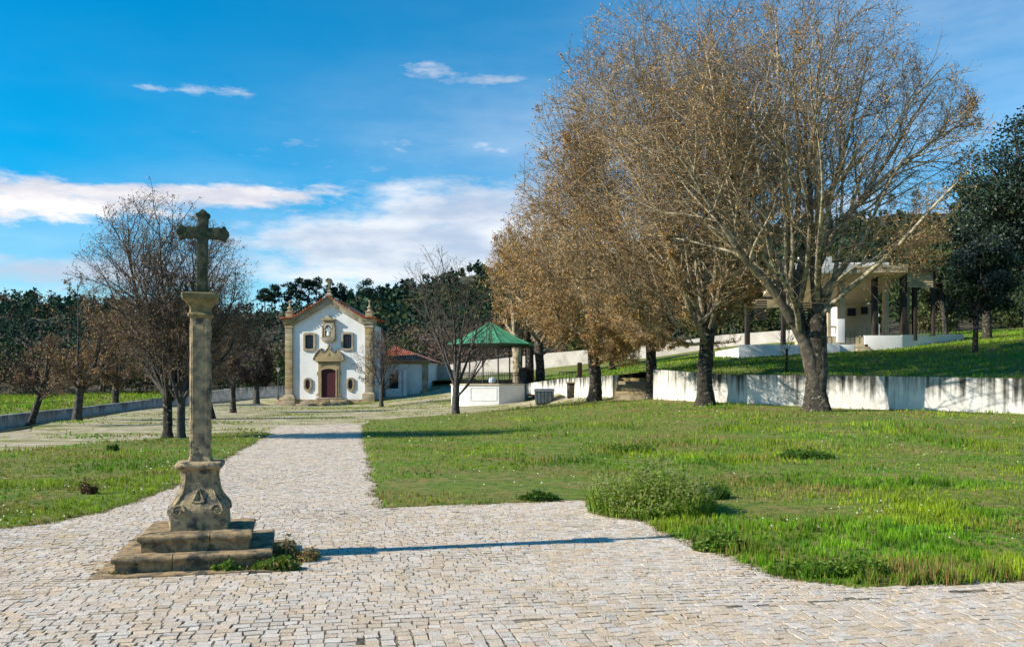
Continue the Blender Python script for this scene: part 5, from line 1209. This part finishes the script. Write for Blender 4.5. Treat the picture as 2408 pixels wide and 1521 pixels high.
bare_tree('tree', 'russet twigged tree with a thick trunk by the low left wall', at(180, 988, 44), .24, crown(205, 800, 125, 160, 44), th=1.9, lean=(.1, 0), nl=9, fan=(15, 75), n2=9, n3=7, n4=2, seed=143, bark=M_barkg, limb=M_barkg, twig=M_twigg, r3=.012, minr=.008, leaves=8000, leafs=.05, lcols=LV+[(.30, .18, .05)])
bare_tree('tree', 'dark tree in the field beyond the low left wall', at(272, 946, 70), .3, crown(270, 830, 85, 100, 70), th=2.0, nl=8, fan=(15, 75), n2=8, n3=6, n4=2, seed=154, bark=M_barkd, limb=M_barkg, twig=M_twigg, r3=.02, minr=.013, leaves=5000, leafs=.08, lcols=LV)
bare_tree('tree', 'slanting dark tree just right of the cross column', at(502, 984, 45.5), .14, crown(520, 870, 70, 95, 45.5), th=2.0, lean=(-.3, 0), nl=6, fan=(15, 60), n2=7, n3=6, n4=2, seed=165, bark=M_barkd, limb=M_barkg, twig=M_twigg, r3=.012, minr=.008, leaves=2200, leafs=.045, lcols=LV)
bare_tree('tree', 'straight dark tree between the cross and the chapel', at(548, 969, 57), .2, crown(548, 835, 75, 95, 57), th=2.3, nl=8, fan=(15, 70), n2=8, n3=7, n4=2, seed=176, bark=M_barkd, limb=M_barkg, twig=M_twigg, r3=.016, minr=.011, leaves=4500, leafs=.065, lcols=[(.10, .07, .06), (.07, .05, .045)])
bare_tree('tree', 'dense dark low tree just left of the chapel', at(603, 948, 74), .28, crown(598, 850, 55, 70, 74), th=2.0, nl=8, fan=(20, 80), n2=8, n3=7, n4=2, seed=187, bark=M_barkg, limb=M_barkg, twig=M_twigg, r3=.02, minr=.014, leaves=6000, leafs=.09, lcols=[(.045, .04, .035), (.06, .05, .04)])
x, y, z = W(1850, 872, 43.3)
bare_tree('sapling', 'thin sapling on the terrace edge left of the largest trunk', (x, y, tz(x, y)), .07, crown(1845, 800, 28, 45, 43.3), th=1.1, nl=4, fan=(15, 40), n2=5, n3=4, n4=0, seed=198, r3=.008, minr=.006)
x, y, z = W(1440, 868, 66)
bare_tree('tree', 'pale bare tree on the terrace between the two white walls', (x, y, tz(x, y)), .25, crown(1440, 770, 70, 90, 66), th=2.5, nl=6, fan=(15, 60), n2=7, n3=6, n4=2, seed=209, r3=.018, minr=.012, leaves=4000, leafs=.08, lcols=OR)

def leafy_tree(name, label, base, r0, crown_, n, ls, cols, th, seed, mt=None, clumps=60, group=None):
    R_ = np.random.default_rng(seed); b = np.array(base, float); t = thing(name, label, 'tree', tuple(b), 0, group)
    c = np.array(crown_[0])-b; sc = np.array(crown_[1:])
    K = 8; tp_ = np.zeros((1, K, 3)); f = np.linspace(0, 1, K)
    tp_[0, :, 0] = c[0]*.5*f**1.5; tp_[0, :, 1] = c[1]*.5*f; tp_[0, :, 2] = -.2+f*(max(th, c[2])+.2)
    link('trunk', fast_mesh('trunk', *tubes(tp_, (r0*(1.15-.75*f))[None], 9), smooth=True), M_barkd, t)
    u = unit(R_.normal(0, 1, (clumps, 3))); q = R_.random(clumps)**.45; cc = c+u*q[:, None]*sc*.86
    # boughs reaching each clump
    st = tp_[0, R_.integers(3, K, clumps)]; D = cc-st; L = np.linalg.norm(D, axis=1)
    p1, d1, r1 = grow(st, D, L, np.clip(L*.02, .02, .12), 6, .06, 0.0, .3, R_); link('limbs', fast_mesh('limbs', *tubes(p1, r1, 5), smooth=True), M_barkd, t)
    i = R_.integers(0, clumps, n); g = unit(R_.normal(0, 1, (n, 3)))*(R_.random(n)**.5)[:, None]*(sc.mean()*R_.uniform(.15, .36, clumps)[i])[:, None]*np.array([1, 1, .75])
    p = cc[i]+g
    cl = np.array(cols)[R_.integers(0, len(cols), clumps)][i]*R_.uniform(.6, 1.35, (n, 1))
    v, fc = leaf_quads(p, ls*R_.uniform(.6, 1.3, n), R_, .3)
    link('crown', fast_mesh('crown', v, fc, cols=np.repeat(cl, 4, 0)), mt or M_everg, t); return t
EG = [(.018, .036, .026), (.026, .050, .024), (.042, .070, .028), (.014, .030, .026)]
def att(px, py, d):
    x, y, z = W(px, py, d); return (x, y, tz(x, y))
leafy_tree('evergreen_tree', 'dark evergreen on a thin bare trunk at the terrace right', att(2293, 829, 47), .14, crown(2315, 655, 100, 120, 47.5), 14000, .085, EG, 3, 301, clumps=60)
leafy_tree('evergreen_tree', 'tall dark evergreen filling the right edge of the picture', att(2420, 795, 54), .3, crown(2425, 500, 195, 265, 54), 28000, .10, EG, 6, 302, clumps=150)
leafy_tree('evergreen_tree', 'dark evergreen behind, with trunk rising from the ramp rail', att(2322, 790, 58), .26, crown(2330, 540, 115, 150, 60), 16000, .10, EG, 5, 303, clumps=60)
leafy_tree('evergreen_tree', 'yellowish green leafy tree between pavilion and dark evergreens', att(2225, 800, 68), .2, crown(2205, 690, 75, 110, 70), 11000, .12, [(.06, .075, .02), (.045, .07, .02), (.08, .08, .025)], 3, 304, clumps=40)
leafy_tree('evergreen_tree', 'green shrubby tree seen through the pavilion opening', att(2045, 790, 80), .2, crown(2045, 730, 40, 55, 80), 5000, .14, [(.05, .09, .02), (.04, .07, .02)], 2, 305, clumps=24)

# ------------------------------------------------------------------ wooded hills
PXT = [-3000, -400, 0, 100, 200, 400, 600, 700, 870, 950, 1050, 1200, 1500, 1800, 2100, 2250, 2408, 2800, 5200]
PYT = [720, 705, 708, 706, 722, 740, 742, 735, 708, 690, 660, 632, 585, 535, 505, 500, 490, 480, 600]
D1T = [360, 360, 360, 350, 330, 310, 300, 300, 330, 400, 470, 520, 560, 600, 620, 620, 620, 620, 600]
Z0T = [.3, .3, .3, .3, .4, .5, .6, .9, 1.6, 2.1, 2.6, 3.2, 4.8, 6.0, 6.6, 7, 7, 7, 7]
D0 = 100.0
def hill_z(p, d):
    d1 = np.interp(p, PXT, D1T); zr = EYE+(HY-np.interp(p, PXT, PYT))*d1/F; z0 = np.interp(p, PXT, Z0T)-.4
    t = (d-D0)/(d1-D0); u = np.clip(t, 0, 1); s = np.where(t <= 1, u**1.15*(.35+.65*u)+(1-u)*u*.55, 1-np.clip(t-1, 0, 2)*.35)
    x = (p-CX)*d/F
    return z0+(zr-z0)*s+(vnoise(x, d, .03, 51)-.5)*np.clip(u*10, 0, 6)
def hills():
    ps = np.arange(-2400, 4801, 60.0); ds = np.concatenate([np.linspace(98, 300, 22), np.linspace(310, 660, 18), [720, 800, 950, 1200]])
    Pm, Dm = np.meshgrid(ps, ds); Z = hill_z(Pm, Dm); X = (Pm-CX)*Dm/F
    nx, ny = len(ps), len(ds); idx = np.arange(nx*ny).reshape(ny, nx)
    f = np.stack([idx[:-1, :-1], idx[:-1, 1:], idx[1:, 1:], idx[1:, :-1]], -1).reshape(-1, 4)
    tag(link('hills', fast_mesh('hills', np.stack([X, Dm, Z], -1).reshape(-1, 3), f, smooth=True), M_hill), kind='structure')
hills()
PN = [(.018, .043, .028), (.026, .058, .03), (.016, .036, .026)]; BR = [(.12, .082, .062), (.14, .095, .06), (.10, .072, .066), (.16, .115, .055)]; OL = [(.05, .07, .022), (.038, .06, .02), (.07, .078, .028)]
def forest(name, label, n, pr, dr, seed, mix, size, cards, csz):
    R_ = np.random.default_rng(seed)
    p = R_.uniform(pr[0], pr[1], n); u = R_.random(n); d1 = np.interp(p, PXT, D1T); hi = np.minimum(dr[1], d1*1.02)
    d = dr[0]*(hi/dr[0])**u
    x = (p-CX)*d/F; z = hill_z(p, d)
    pal = [PN, BR, OL]; k = np.clip((vnoise(x, d, .035, seed % 50)*3.4-.7+R_.normal(0, .55, n)), 0, 2.99).astype(int); k = np.array(mix)[k]
    H = R_.uniform(size[0], size[1], n)*np.where(k == 0, 1.25, 1.0); rx = H*np.where(k == 0, .24, .36)*R_.uniform(.8, 1.2, n)
    i = np.repeat(np.arange(n), cards); N = len(i)
    g = unit(R_.normal(0, 1, (N, 3)))*(R_.random(N)**.4)[:, None]
    q = np.stack([x[i]+g[:, 0]*rx[i], d[i]+g[:, 1]*rx[i], z[i]+H[i]*(.56+.46*g[:, 2])], 1)
    base = np.array([pal[a][b] for a, b in zip(k, R_.integers(0, 3, n))])*R_.uniform(.75, 1.25, (n, 1))
    cl = base[i]*R_.uniform(.65, 1.35, (N, 1))
    v, f = leaf_quads(q, csz*np.clip(d[i]/260, .5, 1.3)*R_.uniform(.6, 1.3, N)*np.where(k[i] == 1, .8, 1.0), R_)
    tag(link(name, fast_mesh(name, v, f, cols=np.repeat(cl, 4, 0)), M_forest), label, 'forest', kind='stuff')
forest('forest', 'mixed brown and dark green woods covering the hill at left', 1500, (-500, 900), (118, 350), 401, [1, 0, 0], (3.2, 5.5), 52, .50)
forest('forest', 'dark pine woods covering the higher hill at right', 3000, (820, 2900), (135, 610), 402, [2, 0, 0], (3.2, 6), 34, .85)
forest('forest', 'brown thicket at the foot of the hill behind chapel and field', 360, (-400, 1350), (102, 135), 403, [1, 2, 0], (3.4, 6.0), 170, .48)
forest('forest', 'green and olive scrub at the foot of the right hill behind the pavilion', 230, (1350, 2800), (101, 150), 404, [2, 2, 0], (4, 8), 150, .60)
def pine(label, px, pyb, pyt, d, rw, seed):
    a = W(px, pyb, d); h = (pyb-pyt)*d/F; R_ = np.random.default_rng(seed)
    t = thing('pine_tree', label, 'tree', a, 0, 'pines on the skyline behind the chapel')
    K = 5; f = np.linspace(0, 1, K); tp_ = np.zeros((1, K, 3)); tp_[0, :, 0] = .3*np.sin(f*2+seed); tp_[0, :, 2] = f*h-1.5*(1-f)
    link('trunk', fast_mesh('trunk', *tubes(tp_, (.24*(1.2-f))[None], 5)), M_barkd, t)
    nc = 16; n = 900; zc = R_.uniform(.42, .98, nc); rr = rw*d/F*(1.1-np.abs(zc-.62)*1.7)
    a_ = R_.uniform(0, 6.3, nc); cc = np.stack([np.cos(a_)*rr*.6, np.sin(a_)*rr*.6, zc*h], 1)
    i = R_.integers(0, nc, n); q = cc[i]+unit(R_.normal(0, 1, (n, 3)))*(R_.random(n)**.5)[:, None]*np.array([.55, .55, .30])*rw*d/F
    cl = np.array(PN)[R_.integers(0, 3, n)]*R_.uniform(.7, 1.4, (n, 1)); v, fc = leaf_quads(q, .34*R_.uniform(.6, 1.3, n), R_)
    link('crown', fast_mesh('crown', v, fc, cols=np.repeat(cl, 4, 0)), M_forest, t)
for i, (px, yb, yt, rw, lb) in enumerate([(625, 742, 678, 22, 'lowest pine, leftmost of the skyline pines behind the chapel'), (648, 742, 672, 18, 'second pine from the left on the skyline behind the chapel'), (677, 740, 663, 18, 'pine with a gap below its crown, third from left behind the chapel'),
        (703, 740, 655, 17, 'fourth skyline pine from the left, tall and narrow'), (725, 740, 657, 16, 'fifth skyline pine, left one of the close tall pair'), (745, 740, 655, 19, 'sixth skyline pine, right one of the close tall pair'), (778, 735, 658, 16, 'pine directly behind the gable cross of the chapel'),
        (800, 730, 668, 19, 'pine just right of the gable cross'), (862, 720, 659, 24, 'broad pine on the skyline right of the chapel gable')]):
    pine(lb, px, yb, yt, 280+i*3, rw, 500+i)
for px, yt, lb in ((72, 690, 'small lone pine on the far left hill crest'), (2095, 462, 'lone round pine on the right hill crest'), (2155, 452, 'second lone pine on the right hill crest, further right')):
    d = np.interp(px, PXT, D1T)*.98; pine(lb, px, float(np.interp(px, PXT, PYT))+4, yt-4, float(d), 14, 600+px)
